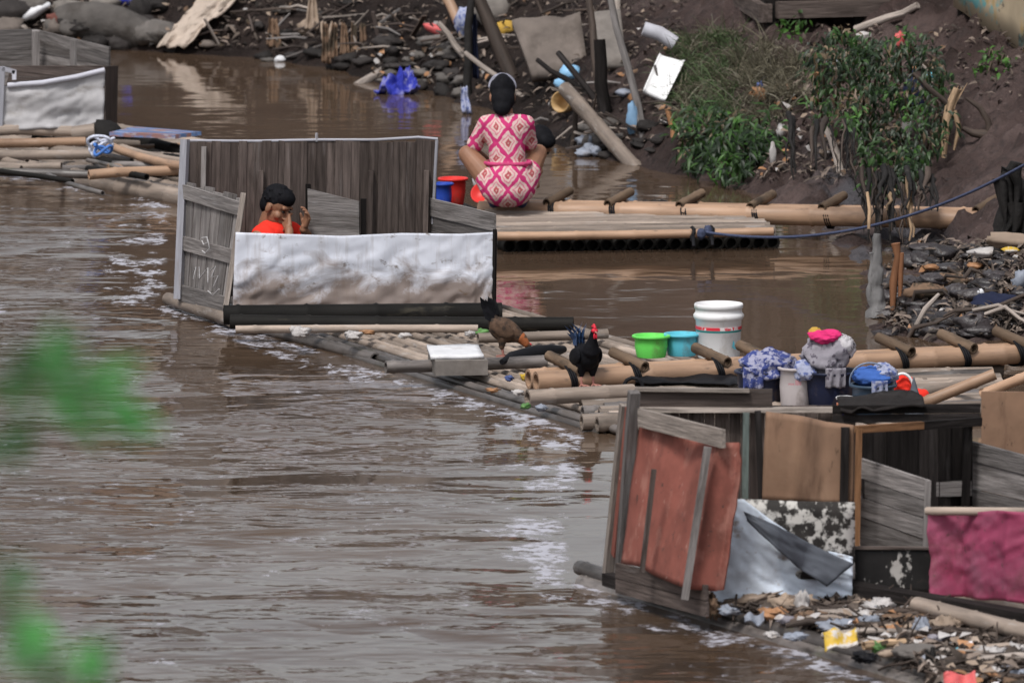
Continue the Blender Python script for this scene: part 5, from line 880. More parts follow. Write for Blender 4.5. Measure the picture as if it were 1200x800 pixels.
slab('tray', 'bright white rectangular tray propped on the bank', 'tray', [(752, 109), (778, 121), (800, 76), (770, 68)], M('tray_white', (.86, .86, .87), .4, .03, 4, bump=.05, rnd=0), .035, .25, disp=lambda u, v: .03*(abs(2*u-1)**6+abs(2*v-1)**6)*.6, nu=16, nv=16)
m = MB(); a = T(790, 58)+V((0, -.2, .05)); bq = D(754, 34, a.y); m.tube([bq, bq.lerp(a, .5)+V((0, 0, .02)), a], .055, 14, True, True); one('metal_tube', 'silvery crushed tube lying above the white tray', 'tube', m, metal)
drape('plastic_sheet', 'pale beige plastic sheet hanging down the dark bank to the water', 'sheet', [(184, 61), (218, 63), (292, -6), (240, -2)], cream_film, 20, 16, .08, lambda u, v: .10*float(fbm(u*4, v*2.5, 13, 4))+.025*math.sin(7*u+3*v))
slab('blue_tarp', 'royal blue tarp bunched at the waterline under the bleached pole', 'tarp', [(438, 107), (492, 109), (484, 86), (458, 88)], c_royal, .02, .25, disp=lambda u, v: .11*float(fbm(u*5, v*4, 17, 4))+.05*abs(float(fbm(u*12, v*9, 19, 2))), nu=36, nv=20, dY=.3)
m = MB(); c = T(112, 32)+V((0, -.1, .02)); m.tube([c+V((-.30, .05, -.02)), c+V((-.2, .03, 0)), c+V((0, 0, .01)), c+V((.2, -.02, -.02)), c+V((.40, -.05, -.10))], [.13, .165, .17, .16, .13], 18, wob=.06); one('drum_log', 'big grey barrel shaped log lying on the far left bank', 'log', m, rock)
for (px, py, rx_, ry, rz, rot, mt, nm, lb) in ((38, 20, .16, .1, .055, -28, foamb, 'sack', 'long white sack leaning on the rocks at the far left'), (14, 22, .2, .15, .1, 0, rockd, 'stone', 'dark rounded rock at the top left corner'), (80, 40, .08, .08, .07, 0, rock, 'stone', 'pale rounded stone left of the barrel log'), (60, 36, .05, .05, .05, 0, rock, 'stone', 'small grey stone between the sack and the pale stone'), (68, 28, .1, .06, .05, 30, M('brick_red', (.13, .05, .04), .9, .3, 5, bump=.4), 'brick', 'broken red brick among the left bank rocks'), (122, 2, .13, .1, .05, 10, foamb, 'sack', 'white crumpled sack above the barrel log'), (10, 36, .16, .08, .05, 10, wood_pale, 'stone', 'tan flat stone above the left grey stall'), (165, 20, .1, .1, .1, 0, rockd, 'stone', 'brownish lump of rubble right of the barrel log'), (176, 46, .06, .06, .07, 0, c_royal, 'rag', 'small blue rag left of the hanging beige sheet'), (160, 42, .12, .1, .1, 0, rockd, 'stone', 'dark muddy rock at the waterline right of the barrel log'), (150, 3, .18, .08, .05, 0, c_royal, 'tarp', 'strip of royal blue tarp above the barrel log'), (328, 72, .045, .04, .03, 0, foamb, 'foam_piece', 'small white foam piece at the waterline of the far bank'), (579, 22, .16, .1, .12, 0, concrete, 'stone', 'square pale block beside the dark leaning trunk'), (590, 40, .1, .08, .07, 0, c_yellow, 'rag', 'ochre rag under the square pale block'), (548, 34, .1, .08, .12, 0, c_check, 'rag', 'pale blue checked rag hanging on the mooring post'), (512, 38, .12, .06, .04, 20, pk_red, 'rag', 'dull red rag behind the bleached pole'), (668, 92, .08, .07, .06, 0, p_sky, 'pail', 'sky blue broken pail above the thick bamboo pole'), (658, 102, .06, .05, .04, 0, p_sky, 'pail', 'smaller sky blue shard beside the broken pail'), (741, 152, .05, .05, .13, 0, M('dull_blue_box', (.13, .22, .33), .6, .2, 6, bump=.2), 'box', 'upright dull blue carton on the mud below the white tray'), (732, 112, .07, .05, .03, 0, bag_bl, 'bag', 'grey blue bag scrap beside the leaning grey pole')):
    m = MB(); m.blob(T(px, py)+V((0, -.04, rz*.5)), (rx_, ry, rz), .2, 1.8, 16, rot=Matrix.Rotation(R(rot), 3, 'Y'), ridge=.25); one(nm, lb, nm.replace('_', ' '), m, mt)
m = MB(); c = T(667, 128)+V((0, -.12, .06)); m.lathe(c, [(.05, 0), (.075, .03), (.08, .13), (.07, .13), (.06, .03), (0, .02)], 20, V((-.5, -.8, .1))); one('pot', 'tan cylindrical pot lying on its side below the sky blue pail', 'pot', m, p_tan)
def rag(px, py, w, h, mat, label, name='rag', strands=1, Yoff=.06):
    m = MB(); c = T(px, py+h*.45); Y = c.y-Yoff
    for q in range(strands):
        x = px+(q-(strands-1)/2)*w; ww = w*.5*U(.8, 1.1); hh = h*U(.7, 1.0)
        top = [D(x-ww*.6, py-h/2, Y+.1), D(x+ww*.6, py-h/2+2, Y+.1)]; bot = [D(x-ww+U(-4, 4), py-h/2+hh, Y), D(x+ww+U(-4, 4), py-h/2+hh+3, Y)]; sd_ = random.random()*50
        m.sheet(top, bot, 10, 12, lambda u, v: .05*float(fbm(u*3+sd_, v*3+sd_, 7, 3))+.02*math.sin(14*u+sd_), .012)
    return one(name, label, 'rag', m, mat, 'rags caught on the bank')
rag(320, 38, 16, 34, c_brown, 'brown knotted rag hanging left of the pale twisted rag', strands=1)
rag(366, 20, 14, 48, c_beige, 'pale twisted rag dangling down the dark bank')
rag(403, 50, 11, 46, c_brown, 'fan of tan rag strips draped over a clod', strands=5)
rag(385, 38, 12, 26, c_beige, 'short pale rag beside the fan of tan strips', strands=2)
rag(544, 118, 14, 34, c_check, 'pale blue rag trailing into the water under the black post')
rag(556, 60, 9, 90, c_dark, 'long black and white streaked rag wound down the black post')
m = MB(); m.blob(T(362, 34)+V((0, -.1, 0)), (.085, .06, .07), .25, 2, 16, ridge=.4); one('rag', 'round tan bundle below the pale twisted rag', 'rag', m, c_beige, 'rags caught on the bank')
for k in range(8): m = MB(); m.blob(T(U(680, 700), U(165, 185))+V((0, -.1, .03)), (U(.03, .06), .05, U(.02, .04)), .4, 2, 12, ridge=.6); one('plastic_shred', 'grey white plastic shred at the waterline under the thick bamboo pole', 'litter', m, bag_bl, 'plastic shreds under the bamboo pole')
# stones along the waterline: each a thing
for i in range(62):
    if i < 34: px = U(440, 545); py = 68+(px-430)*.14+U(-28, 34)
    elif i < 44: px = U(300, 440); py = 62+U(-8, 14)+(px-300)*.1
    else: px = U(690, 790); py = U(140, 185)
    p = T(px, py); s = U(.025, .075); m = MB(); m.blob(p+V((0, 0, s*.2)), (s*U(1, 1.8), s*1.2, s*U(.4, .9)), .45, 2.0, 10, ridge=.5); one('stone', 'muddy grey stone on the far bank near the waterline', 'stone', m, rock if random.random() < .35 else rockd, 'stones near the waterline of the far bank')
for i in range(30):
    px, py = (U(0, 190), U(-2, 58)) if i < 22 else (U(190, 420), U(5, 66)); p = T(px, py); s = U(.05, .13) if i < 22 else U(.03, .06); m = MB(); m.blob(p+V((0, -.03, s*.2)), (s*U(1, 1.7), s*1.1, s*U(.4, .9)), .45, 1.9, 12, ridge=.5); one('stone', 'rough rubble stone heaped on the far left bank', 'stone', m, random.choice([rock, rockd, rockd, concrete, slab_mat]), 'rubble on the far left bank')
# planks and sticks strewn over the bank
for i in range(90):
    px, py = random.choice([(U(230, 420), U(10, 62)), (U(440, 560), U(20, 70)), (U(610, 780), U(95, 175)), (U(560, 700), U(0, 60))]); p = T(px, py)+V((0, -.05, .03)); L = U(.12, .5); a = U(0, 3.14); d = V((math.cos(a), U(-.4, .2), U(-.1, .75)*math.sin(a))).normalized(); m = MB()
    if i % 3: m.tube([p-d*L/2, p+V((0, 0, .02)), p+d*L/2], [.009, .011, .005], 7)
    else: m.bar(p-d*L/2, p+d*L/2, U(.02, .06), .012)
    one('stick', 'stick or slat of washed up wood lying on the dark bank', 'stick', m, random.choice([root_m, root_m, wood_grey, wood_brown, wood_pale]), 'washed up wood on the far bank')
# ------------------------------------------------------------------ vegetation on the bank
def inpoly(px, py, P):
    r = False
    for i in range(len(P)):
        (ax, ay), (bx, by) = P[i], P[(i+1) % len(P)]
        if (ay > py) != (by > py) and px < (bx-ax)*(py-ay)/(by-ay)+ax: r = not r
    return r
def pick(P):
    xs = [p[0] for p in P]; ys = [p[1] for p in P]
    while True:
        a = U(min(xs), max(xs)), U(min(ys), max(ys))
        if inpoly(*a, P): return a
WP = [(786, 60), (800, 34), (850, 28), (900, 45), (945, 60), (940, 110), (905, 140), (850, 150), (800, 140), (782, 110)]
m = MB(); m2 = MB(); cl = [pick(WP) for _ in range(170)]
for (px, py) in cl:
    p = T(px, py+8); g = px < 872 and random.random() < .62
    for k in range(26):
        d = V((U(-1, 1), U(-1.2, .2), U(.5, 1.6))); (m if g else m2).blade(p+V((U(-.07, .07), U(-.1, .1), -.02)), d, U(.14, .40), U(.006, .013), U(.2, .9))
tag(m.build('weeds', grass_g), 'feathery green weeds growing over the bank slope beside the white tray', 'weeds', None, 'stuff'); tag(m2.build('dry_weeds', lf_dry), 'dry grey stalks tangled among the weeds on the bank slope', 'weeds', None, 'stuff')
def shrub(name, label, P, nclump, nleaf, L, W, mats, stems=20, thick=.28, droop=.4, cat='plant', pull=0.0):
    c = [pick(P) for _ in range(nclump)]; base = T(sum(p[0] for p in P)/len(P), max(p[1] for p in P)-6); t = thing(name, label, cat, base); ms = [MB() for _ in mats]; sm = MB()
    for (px, py) in c:
        q = T(px, py); q = D(px, py, q.y+(base.y-q.y)*pull*U(.7, 1)) if pull and q.y > base.y else q; o = q+V((U(-.05, .05), -U(.02, thick), U(.0, thick*.5))); mm = random.choices(ms, [1/(i+1) for i in range(len(ms))])[0]
        if stems > 0: stems -= 1; sm = MB(); sm.tube([q-V((0, 0, .05)), q.lerp(o, .6)+V((0, 0, .05)), o], [.011, .008, .004], 6); sm.build('stem', stem_m, t)
        for k in range(nleaf):
            d = V((U(-1, 1), U(-1, .3), U(-1, .7)-droop*.5)); mm.leaf(o+V((U(-.09, .09), U(-.09, .09), U(-.08, .08))), d, V((U(-.4, .4), -.5, 1)), L*U(.4, 1.45), W*U(.6, 1.3), .2, .25)
    for k, mt in enumerate(mats): 
        if ms[k].v: ms[k].build('foliage', mt, t)
    return t
BL_ = [(790, 152), (815, 140), (860, 146), (905, 155), (900, 190), (870, 215), (835, 218), (800, 195), (786, 170)]
shrub('broadleaf_plant', 'bushy green broadleaf plant overhanging the water right of the thick bamboo pole', BL_, 60, 15, .10, .028, [lf_dark, lf_green, lf_dead, lf_lime], 30, .35, .5)
VB = [(948, 78), (975, 60), (1010, 55), (1050, 58), (1085, 72), (1105, 100), (1112, 140), (1098, 175), (1085, 225), (1062, 232), (1035, 238), (1012, 225), (1000, 165), (965, 140), (945, 110)]
vine = shrub('vine_bush', 'dark tangled vine bush hanging down the bank over the far gangway end', VB, 170, 15, .066, .025, [lf_dark, lf_green, lf_dead, lf_lime], 70, .4, 1.1, 'bush', .75)
Yv = G(1045, 256, .2).y-.12
for i in range(62):
    px = U(1012, 1066) if i < 34 else U(1066, 1100); y0 = U(195, 222); y1 = U(240, 292) if i < 34 else U(222, 250); r = U(.005, .022); m = MB()
    if i >= 46: px, y0, y1 = U(915, 1005), U(132, 165), U(180, 214)  # these dark strands are added in place of the bank hollow's shade
    xa, xb = px+U(-9, 9), px+U(-7, 7); m.tube([D(xa+(xb-xa)*t+U(-2.5, 2.5), y0+(y1-y0)*t, Yv+.35*(1-t)**2-.03*t) for t in np.linspace(0, 1, 7)], [r*(1.1-.8*t) for t in np.linspace(0, 1, 7)], 7, wob=.25); m.build('root_and_shade_strand', trunk_d if i % 3 else (splint if i % 15 == 0 and i < 40 else root_m), vine)
shrub('seedling', 'small bright green seedling on the bare mud under the painted hut', [(1150, 68), (1175, 66), (1176, 84), (1152, 86)], 7, 8, .07, .03, [lf_lime], 4, .1)
shrub('seedling', 'small green weed at the foot of the stilt house', [(918, 30), (940, 30), (940, 42), (918, 42)], 7, 8, .06, .03, [lf_lime, lf_green], 4, .1)
for px, py, mt, lb, sh in ((1053, 56, pk_red, 'red scrap caught on top of the vine bush', (.035, .03, .06)), (1013, 70, pk_blu, 'blue scrap caught in the vine bush', (.03, .03, .05)), (1085, 95, p_cyan, 'pale teal scrap on the right side of the vine bush', (.05, .04, .03)), (1068, 112, c_dark, 'dark blue rag hanging in the right side of the vine bush', (.07, .05, .15)), (1012, 48, bag_wh, 'white wrapper above the vine bush', (.06, .04, .025)), (1003, 118, c_beige, 'beige rag hanging in the middle of the vine bush', (.04, .03, .12)), (975, 77, bag_bl, 'pale blue film draped over the left top of the vine bush', (.12, .08, .03)), (915, 160, bag_wh, 'white scrap at the foot of the broadleaf plant', (.03, .03, .05)), (905, 187, bag_wh, 'white film dangling under the bank left of the vine bush', (.025, .03, .08)), (890, 118, pk_or, 'tan wrapper in the mud right of the weeds', (.06, .05, .05)), (1060, 150, bag_wh, 'pale torn film low in the vine bush', (.04, .03, .06)), (890, 108, pk_blu, 'little blue scrap in the dry weeds', (.025, .03, .04))):
    m = MB(); m.blob(T(px, py)+V((0, -.38 if 945 < px < 1110 and 60 < py else -.06, .04)), sh, .3, 2, 12, ridge=.5); one('scrap', lb, 'litter', m, mt, 'scraps caught on the bank plants')
pole(956, 118, 957, 85, .028, wood_orange, 'stick', 'short orange brown stick sticking up left in the vine bush', 'stick', dY=-.1)
pole(984, 202, 968, 148, .03, wood_pale, 'stick', 'pale split stick hanging below the left side of the vine bush', 'stick', dY=.2)
slab('plank', 'pale broken plank lying on the mud above the vine bush', 'plank', [(1074, 74), (1100, 92), (1104, 86), (1078, 70)], wood_pale, .03, .05)
pole(1020, 30, 1075, 14, .03, wood_pale, 'driftwood_pole', 'pale tapering stick lying under the stilt house', 'pole', free=True)
m = MB(); a = T(1108, 182); q = lambda px, py, dy=0: D(px, py, a.y-.1+dy); m.tube([q(1106, 185), q(1108, 150), q(1112, 125), q(1122, 104)], [.02, .03, .032, .022], 9, wob=.3)
for i in range(7): m.bar(q(1112+U(-4, 6), 128), q(1118+U(0, 17), 95+U(0, 14)), U(.012, .024), .012, taper=.3)
m.tube([q(1118, 130), q(1124, 150), q(1118, 176)], [.02, .02, .008], 7); one('broken_stump', 'splintered broken trunk standing right of the vine bush', 'stump', m, splint)
m = MB(); m.tube([q(1184, 192), q(1172, 165), q(1158, 158), q(1140, 156), q(1128, 150)], [.06, .045, .035, .028, .015], 9, wob=.12); m.tube([q(1160, 160), q(1158, 142), q(1148, 126), q(1132, 115)], [.028, .022, .02, .01], 7); m.tube([q(1116, 126), q(1090, 105), q(1070, 86)], [.022, .02, .012], 7); one('root', 'forked dark dead root arching over the mud right of the splintered trunk', 'root', m, root_m)
m = MB(); a = T(1185, 280); q = lambda px, py, dy=0: D(px, py, a.y-.1+dy); m.tube([q(1188+3*math.sin(k), 288-7*k) for k in range(15)], [(.15+.025*math.sin(k*.8))*(1-.05*k) for k in range(15)], 26, wob=.08)
for k in range(14): s_ = q(U(1168, 1200), U(190, 262), -U(.05, .16)); m.tube([s_, s_+V((U(-.04, .04), -.02, -U(.06, .14))), s_+V((U(-.08, .06), -.03, -U(.18, .4)))], [U(.02, .045), .025, .006], 7, wob=.2)
for px, py, qx, qy in ((1180, 260, 1166, 300), (1192, 260, 1172, 285), (1184, 200, 1172, 212)): m.tube([q(px, py), q((px+qx)/2+3, (py+qy)/2), q(qx, qy, -.1)], [.06, .045, .02], 8, wob=.1)
one('dead_trunk', 'black rotten trunk at the right edge where the blue rope ends', 'trunk', m, trunk_d)
# hanging sacking and strips beneath the vine
m = MB(); Yq = G(1030, 372).y; q = lambda px, py: D(px, py, Yq); m.tube([q(1029-.5*k+.03*k*k+U(-1, 1), 370-6*k) for k in range(17)], [.05-.0016*k+U(-.006, .006)+.02*(k < 2) for k in range(17)], 16, wob=.2); m.tube([q(1019+U(-1, 1)+.4*k, 352-7*k) for k in range(9)], [.012+U(0, .012) for k in range(9)], 9, wob=.25); one('snag', 'grey mud caked snag standing in the water under the vine bush', 'snag', m, M('grey_caked', (.17, .165, .165), .75, .4, 7, (1, 1, .4), stains=[(dk, 5, .55, .7, .8, (1, 1, .4))], bump=.8, rnd=0, bdist=.015))
m = MB(); m.tube([q(1046, 365), q(1047, 330), q(1052, 300), q(1050, 285)], [.018, .024, .02, .03], 8, wob=.15); m.tube([q(1055, 352), q(1055, 320), q(1056, 296)], [.012, .018, .02], 8, wob=.15); one('snag', 'rust brown forked strip of bark hanging beside the grey snag', 'snag', m, M('rust_bark', (.22, .10, .05), .8, .4, 8, (1, 1, .3), bump=.6, rnd=0))
m = MB(); m.tube([q(1018, 268), q(1019, 245), q(1016, 225)], [.012, .014, .01], 7, wob=.2); one('snag', 'thin rusty strip hanging left of the grey snag over the gangway', 'snag', m, splint)
# rubble and roots at the right waterline
for i in range(110):
    px, py = (U(1040, 1200), U(285, 335)) if i < 40 else (U(1035, 1200), U(335, 395)); p = T(px, py); s = U(.02, .07); m = MB(); m.blob(p+V((0, 0, s*.1)), (s*U(1, 2), s*1.4, s*U(.5, .9)), .4, 2.0, 12, ridge=.7); one('mud_clod', 'wet dark clod of mud on the right bank between the two gangways', 'clod', m, mudclod, 'mud clods on the right bank')
for i in range(14):
    px, py = U(1035, 1200), U(325, 392); p = T(px, py)+V((0, -.05, .04)); L = U(.15, .5); a = U(-.5, .9); d = V((math.cos(a), U(-.5, .3), math.sin(a)*.7)).normalized(); m = MB(); m.tube([p-d*L/2-V((0, 0, .03)), p-d*L*.2+V((U(-.05, .05), 0, U(0, .06))), p+d*L*.15+V((U(-.05, .05), 0, U(-.02, .05))), p+d*L/2-V((0, 0, .03))], [.012, .015, .012, .004], 7, wob=.25); one('root', 'dark wet root or stick tangled at the right waterline', 'root', m, root_m if i % 9 else wood_pale, 'tangled sticks at the right waterline')
for px, py, mt, lb, sh in ((1186, 290, c_beige, 'beige driftwood slab at the right edge below the black trunk', (.17, .06, .05)), (1160, 305, bag_wh, 'pale torn sacking on the mud flat', (.12, .06, .03)), (1183, 303, pk_yel, 'lime yellow scrap at the right edge of the mud flat', (.05, .03, .02)), (1142, 322, pk_or, 'tan wrapper on the wet mud flat', (.05, .04, .02)), (1148, 352, foamb, 'small white pebble of foam on the dark debris', (.022, .02, .02)), (1168, 365, c_dark, 'dark blue wet cloth lying on the right bank debris', (.16, .12, .07)), (1195, 340, bag_bl, 'pale grey bag at the right edge above the dark blue cloth', (.05, .05, .07)), (1080, 352, c_brown, 'brown leathery rag over the roots', (.13, .08, .05)), (1090, 322, pk_or, 'small tan husk on the mud flat edge', (.05, .04, .02)), (1110, 340, c_brown, 'brown husk pile in the middle of the right bank debris', (.12, .08, .05))):
    m = MB(); m.blob(T(px, py)+V((0, -.06, .05)), sh, .3, 2, 14, ridge=.5); one('scrap', lb, 'litter', m, mt, 'scraps on the right bank')
m = MB(); q0 = T(1085, 388); m.tube([D(1083, 400, q0.y), D(1074, 380, q0.y), D(1084, 362, q0.y), D(1100, 345, q0.y+.1)], [.012, .016, .018, .012], 7, wob=.1); one('root', 'pale forked root dipping into the water behind the near gangway', 'root', m, wood_pale)
# blue rope from the far raft to the trunk
a, bq = G(826, 272, .18), D(1206, 190, T(1185, 280).y-.45); m = MB(); m.tube([a.lerp(bq, t)-V((0, 0, .34*4*t*(1-t)*.55)) for t in np.linspace(0, 1, 40)], .0095, 7)
for px, py in ((830, 270), (822, 274)): m.blob(G(px, py, .17), (.028, .028, .035), .3, 2, 12)
one('mooring_rope', 'blue rope stretched from the far raft to the black trunk', 'rope', m, rope_blue)
for x0, x1, y0, y1, n, mt in ((190, 430, 0, 62, 250, litter_m), (430, 800, 0, 170, 1000, litter_m), (1030, 1200, 285, 395, 1900, litter_m), (880, 1060, 100, 215, 500, litter_m), (940, 1200, 30, 120, 250, litter_m), (0, 190, 0, 55, 500, litter_m)):
    m = MB()
    for i in range(n):
        p = T(U(x0, x1), U(y0, y1))
        if p.z < .02: continue
        d = V((U(-1, 1), U(-1, 1), U(-.4, .6))); m.leaf(p+V((0, -.02, .015)), d, V((U(-.6, .6), -.4, 1)), U(.025, .1), U(.01, .035), .3, .4)
    tag(m.build('litter', mt), 'scattered dead leaves and chips over the mud of the far bank', 'litter', None, 'stuff')

PB = [bag_wh, c_brown, c_beige, c_brown, pk_or]
mbs = [MB() for _ in PB]
for x0, x1, y0, y1, n in ((190, 430, 2, 66, 30), (430, 560, 20, 105, 55), (560, 790, 0, 178, 60), (0, 190, 0, 56, 45), (880, 1000, 100, 210, 50), (1035, 1200, 285, 395, 30), (940, 1110, 40, 80, 12)):
    for i in range(n):
        p = T(U(x0, x1), U(y0, y1))
        if p.z < .02: continue
        random.choice(mbs).leaf(p+V((0, -.03, .02)), V((U(-1, 1), U(-1, .4), U(-.5, .4))), V((U(-.7, .7), -.8, U(.2, 1))), U(.03, .085), U(.02, .055), U(-.4, .4), U(-.2, .4))
for q, mt in zip(mbs, PB): tag(q.build('litter', mt), 'bits of torn plastic and cloth scattered over the mud of the far bank', 'litter', None, 'stuff')
# ------------------------------------------------------------------ rubbish on the front raft
def gp(px, py, z=.07): return G(px, py, z)
RP = [(850, 712), (900, 708), (990, 706), (1070, 712), (1200, 745), (1205, 805), (1110, 805), (1050, 770), (960, 740), (880, 725)]
m = MB(); m2 = MB()
for i in range(2600):
    px, py = pick(RP); p = gp(px, py)+V((0, 0, U(0, .05))); d = V((U(-1, 1), U(-1, 1), U(-.25, .35)))
    if i % 4 == 0: d.normalize(); L = U(.06, .3); m2.tube([p-d*L/2, p+V((0, 0, U(-.01, .02))), p+d*L/2], [.006, .007, .003], 5)
    else: m.leaf(p, d, V((U(-.7, .7), U(-.7, .3), 1)), U(.03, .12), U(.012, .05), .3, .4)
PB2 = [bag_wh, bag_bl, c_beige, pk_or, c_white]; mb3 = [MB() for _ in PB2]
for i in range(95):
    px, py = pick(RP); random.choices(mb3, [3, 1, 4, 1, 1])[0].leaf(gp(px, py, .10)+V((0, 0, U(0, .05))), V((U(-1, 1), U(-1, 1), U(-.1, .15))), V((U(-.4, .4), -.5, 1)), U(.03, .10), U(.03, .07), U(-.35, .35), U(-.1, .35))
for q, mt in zip(mb3, PB2): tag(q.build('paper_bits', mt), 'torn paper and plastic bits strewn over the front raft', 'litter', None, 'stuff')
tag(m.build('litter', litter_m), 'carpet of dead leaves, husks and paper bits on the front raft', 'litter', None, 'stuff'); tag(m2.build('twigs', root_m), 'twigs scattered through the rubbish on the front raft', 'litter', None, 'stuff')
def lump(px, py, sx, sy, sz, mat, label, name='scrap', rot=0, seg=16, amp=.3):
    m = MB(); m.blob(gp(px, py, .1)+V((0, 0, sz*.3)), (sx*.92, sy, sz*.8), max(amp, .2) if amp < .3 else .42, 2.6, 24, rot=Matrix.Rotation(R(rot), 3, 'Y'), ridge=.2 if amp < .3 else 1.0); return one(name, label, 'litter', m, mat, 'rubbish on the front raft')
def packet(px, py, w, h, mat, label, rz=0, name='packet'):
    c = gp(px, py, .14); a = V((math.cos(rz), math.sin(rz), .06)); bb = V((-.25*math.sin(rz), .55, .42)).normalized(); m = MB(); sd_ = U(0, 50)
    m.sheet([c-a*w/2+bb*h/2, c+a*w/2+bb*h/2], [c-a*w/2-bb*h/2, c+a*w/2-bb*h/2], 12, 10, lambda u, v: .03*float(fbm(u*3+sd_, v*3+sd_, 5, 3))+.015*math.sin(7*u), .01); return one(name, label, 'litter', m, mat, 'rubbish on the front raft')
lump(1026, 716, .09, .08, .05, bag_wh, 'bright white crumpled bag nearest the black board', 'bag'); lump(1012, 726, .06, .06, .035, bag_wh, 'smaller white bag left below the bright one', 'bag'); lump(1040, 711, .05, .05, .03, bag_wh, 'white tissue ball close under the black board', 'tissue')
packet(985, 749, .15, .11, pk_yel, 'yellow and white packet lying on the rubbish', .2); lump(908, 721, .07, .06, .035, pk_or, 'orange brown crumpled bag at the foot of the blue sheet', 'bag'); packet(884, 725, .09, .06, bag_bl, 'small pale blue box left of the orange brown bag', 0); lump(875, 708, .15, .07, .035, c_beige, 'long tan husk under the left corner of the blue sheet', rot=-12); lump(925, 714, .1, .06, .06, c_beige, 'tan torn bag leaning on the blue sheet', 'bag'); lump(940, 716, .04, .05, .08, bag_wh, 'pale shred standing up against the blue sheet')
lump(978, 736, .08, .06, .035, bag_bl, 'pale blue bag left above the yellow packet', 'bag'); lump(1018, 735, .05, .05, .05, bag_bl, 'small bluish bag right above the yellow packet', 'bag'); lump(1080, 742, .04, .05, .06, bag_bl, 'pointed pale blue bag in the middle of the rubbish', 'bag'); lump(1000, 722, .2, .05, .03, wood_pale, 'long pinkish driftwood piece under the black board', 'driftwood', 4, amp=.15); lump(1110, 738, .08, .06, .05, c_beige, 'beige torn carton by the bamboo pole', 'carton'); lump(1060, 728, .12, .06, .03, c_brown, 'brown folded rag left of the bamboo pole', 'rag'); lump(1075, 768, .13, .08, .05, rock, 'smooth grey stone near the bottom of the rubbish', 'stone', amp=.12); lump(1160, 770, .07, .07, .04, bag_wh, 'grey white bag at the lower right', 'bag'); lump(1190, 765, .06, .06, .04, bag_wh, 'white bag at the right edge of the rubbish', 'bag'); lump(1120, 766, .03, .04, .02, p_cyan, 'tiny teal scrap right of the grey stone'); lump(1135, 770, .06, .06, .03, pk_or, 'tan wrapper right of the teal scrap'); packet(1125, 797, .14, .08, pk_red, 'coral red packet at the bottom edge', .1); lump(1030, 760, .04, .04, .03, pk_gr, 'green leaf tuft beside the yellow packet'); lump(905, 745, .035, .04, .018, bag_wh, 'white scrap at the wet edge under the orange bag'); lump(932, 747, .05, .04, .02, bag_bl, 'bluish film at the wet edge of the front raft'); lump(950, 726, .08, .06, .03, c_brown, 'brown sodden rag below the blue sheet', 'rag'); lump(1050, 745, .05, .05, .04, pk_or, 'rusty wrapper between the two bluish bags'); lump(1012, 772, .05, .05, .025, p_black, 'black rubber scrap at the raft edge below the yellow packet'); lump(1100, 752, .09, .06, .03, c_grey, 'grey cloth scrap in the middle right of the rubbish', 'cloth'); lump(1175, 745, .07, .06, .03, litter_m, 'brown husk pile under the bamboo pole end'); lump(835, 714, .04, .04, .06, c_brown, 'brown stub at the corner between the red wall and blue sheet'); lump(855, 716, .05, .04, .025, bag_bl, 'pale scrap at the left foot of the blue sheet')
m = MB(); c = gp(1093, 792, .05)
for d_ in ((-.03, 0, .12), (.0, .02, .13), (.03, 0, .1), (-.06, 0, .07), (.05, .03, .07)): m.tube([c, c+V(d_)*.6, c+V(d_)], [.02, .016, .008], 8, wob=.2)
one('branch_stub', 'black twiggy stub at the bottom edge of the front raft', 'branch', m, trunk_d)
m = MB(); m.tube([gp(1088, 775, .12), gp(1100, 790, .1), gp(1112, 803, .08)], [.012, .014, .01], 7); one('stick', 'pale thin stick beside the black twiggy stub', 'stick', m, wood_pale)
m = MB(); m.culm(gp(1012, 756, .12), gp(1060, 752, .12), .02); one('stick', 'orange tan stick right of the yellow packet', 'stick', m, splint)
for i in range(24):
    px, py = pick(RP); p = gp(px, py, .11); a = U(-.6, .6); L = U(.2, .55); d = V((math.cos(a), math.sin(a), U(-.08, .12))); m = MB(); m.tube([p-d*L/2, p+V((0, 0, .015)), p+d*L/2], [.013, .016, .009], 7, wob=.08); one('stick', 'brown stick lying among the rubbish of the front raft', 'stick', m, random.choice([root_m, bamboo_grey, wood_pale, root_m]), 'sticks on the front raft')
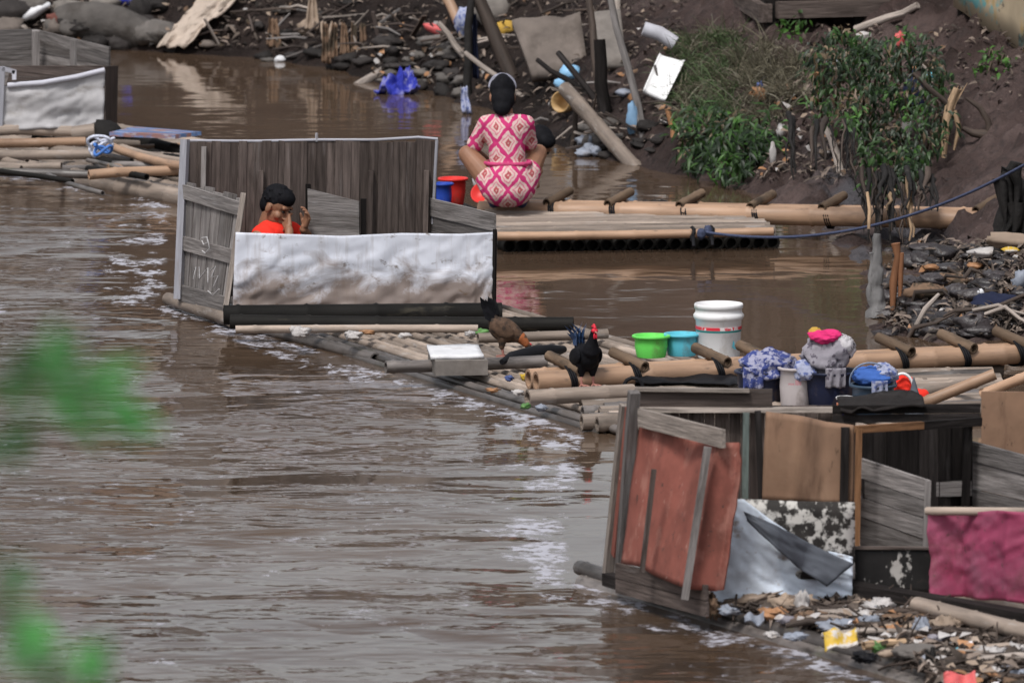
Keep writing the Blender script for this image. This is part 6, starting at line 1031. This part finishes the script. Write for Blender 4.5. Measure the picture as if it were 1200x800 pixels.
for i in range(60):
    px, py = pick(RP); s = U(.018, .045); m = MB(); m.blob(gp(px, py, .1), (s*1.4, s, s*.6), .35, 2.2, 9, ridge=.6); one('scrap', 'small crumpled scrap among the rubbish of the front raft', 'litter', m, random.choice([bag_wh, bag_bl, c_beige, c_brown, pk_or, litter_m, litter_m, c_grey]), 'small scraps on the front raft')
# ------------------------------------------------------------------ near plant, between the camera and the river
np_ = thing('near_shrub', 'out of focus green shrub with soft leaves close to the camera at the left edge', 'shrub', V((-.95, 8, 4.2))); DY = 8.0
sm = MB(); sm.tube([V((-.95, 8, 3.7)), V((-.85, 8.0, 4.4)), V((-.72, 8, 4.75)), V((-.60, 8, 5.05)), D(30, 455, DY), D(120, 462, DY)], [.02, .016, .012, .008, .005, .003], 8); sm.build('stem', stem_m, np_); sm = MB(); sm.tube([V((-.82, 8, 4.5)), D(-60, 690, DY), D(0, 700, DY), D(40, 745, DY)], [.012, .009, .006, .003], 8); sm.build('stem', stem_m, np_); sm = MB(); sm.tube([V((-.9, 8, 4.3)), D(-40, 820, DY), D(110, 800, DY)], [.012, .008, .003], 8); sm.build('stem', stem_m, np_)
m = MB()
for (x0, y0, x1, y1, w) in ((55, 450, 66, 372, 26), (60, 455, 10, 405, 26), (95, 450, 165, 425, 28), (60, 458, 115, 436, 30), (110, 462, 185, 500, 26), (70, 466, 120, 520, 30), (40, 460, -20, 440, 24), (20, 480, 40, 530, 26), (90, 462, 160, 470, 24), (10, 500, -30, 540, 26), (0, 690, 30, 655, 24), (-6, 700, 20, 740, 24), (20, 722, 68, 760, 28), (30, 740, 10, 790, 26), (30, 745, 52, 800, 24), (100, 800, 96, 742, 26), (108, 802, 130, 800, 24), (96, 805, 60, 790, 24), (-10, 660, -40, 620, 24), (140, 455, 150, 500, 20), (68, 445, 90, 392, 24), (50, 462, 95, 490, 26), (125, 470, 165, 520, 26), (0, 455, 38, 470, 24), (5, 515, 30, 550, 24), (22, 735, 66, 722, 24), (0, 690, 42, 680, 24), (60, 800, 40, 765, 24), (112, 800, 122, 752, 24)):
    a = D(x0, y0, DY+U(-.1, .1)); bq = D(x1, y1, DY+U(-.12, .05)); m.leaf(a, bq-a, V((U(-.15, .15), -1, .25)), (bq-a).length, w*1.25/1250, .12, .08)
m.build('foliage', lf_near, np_)
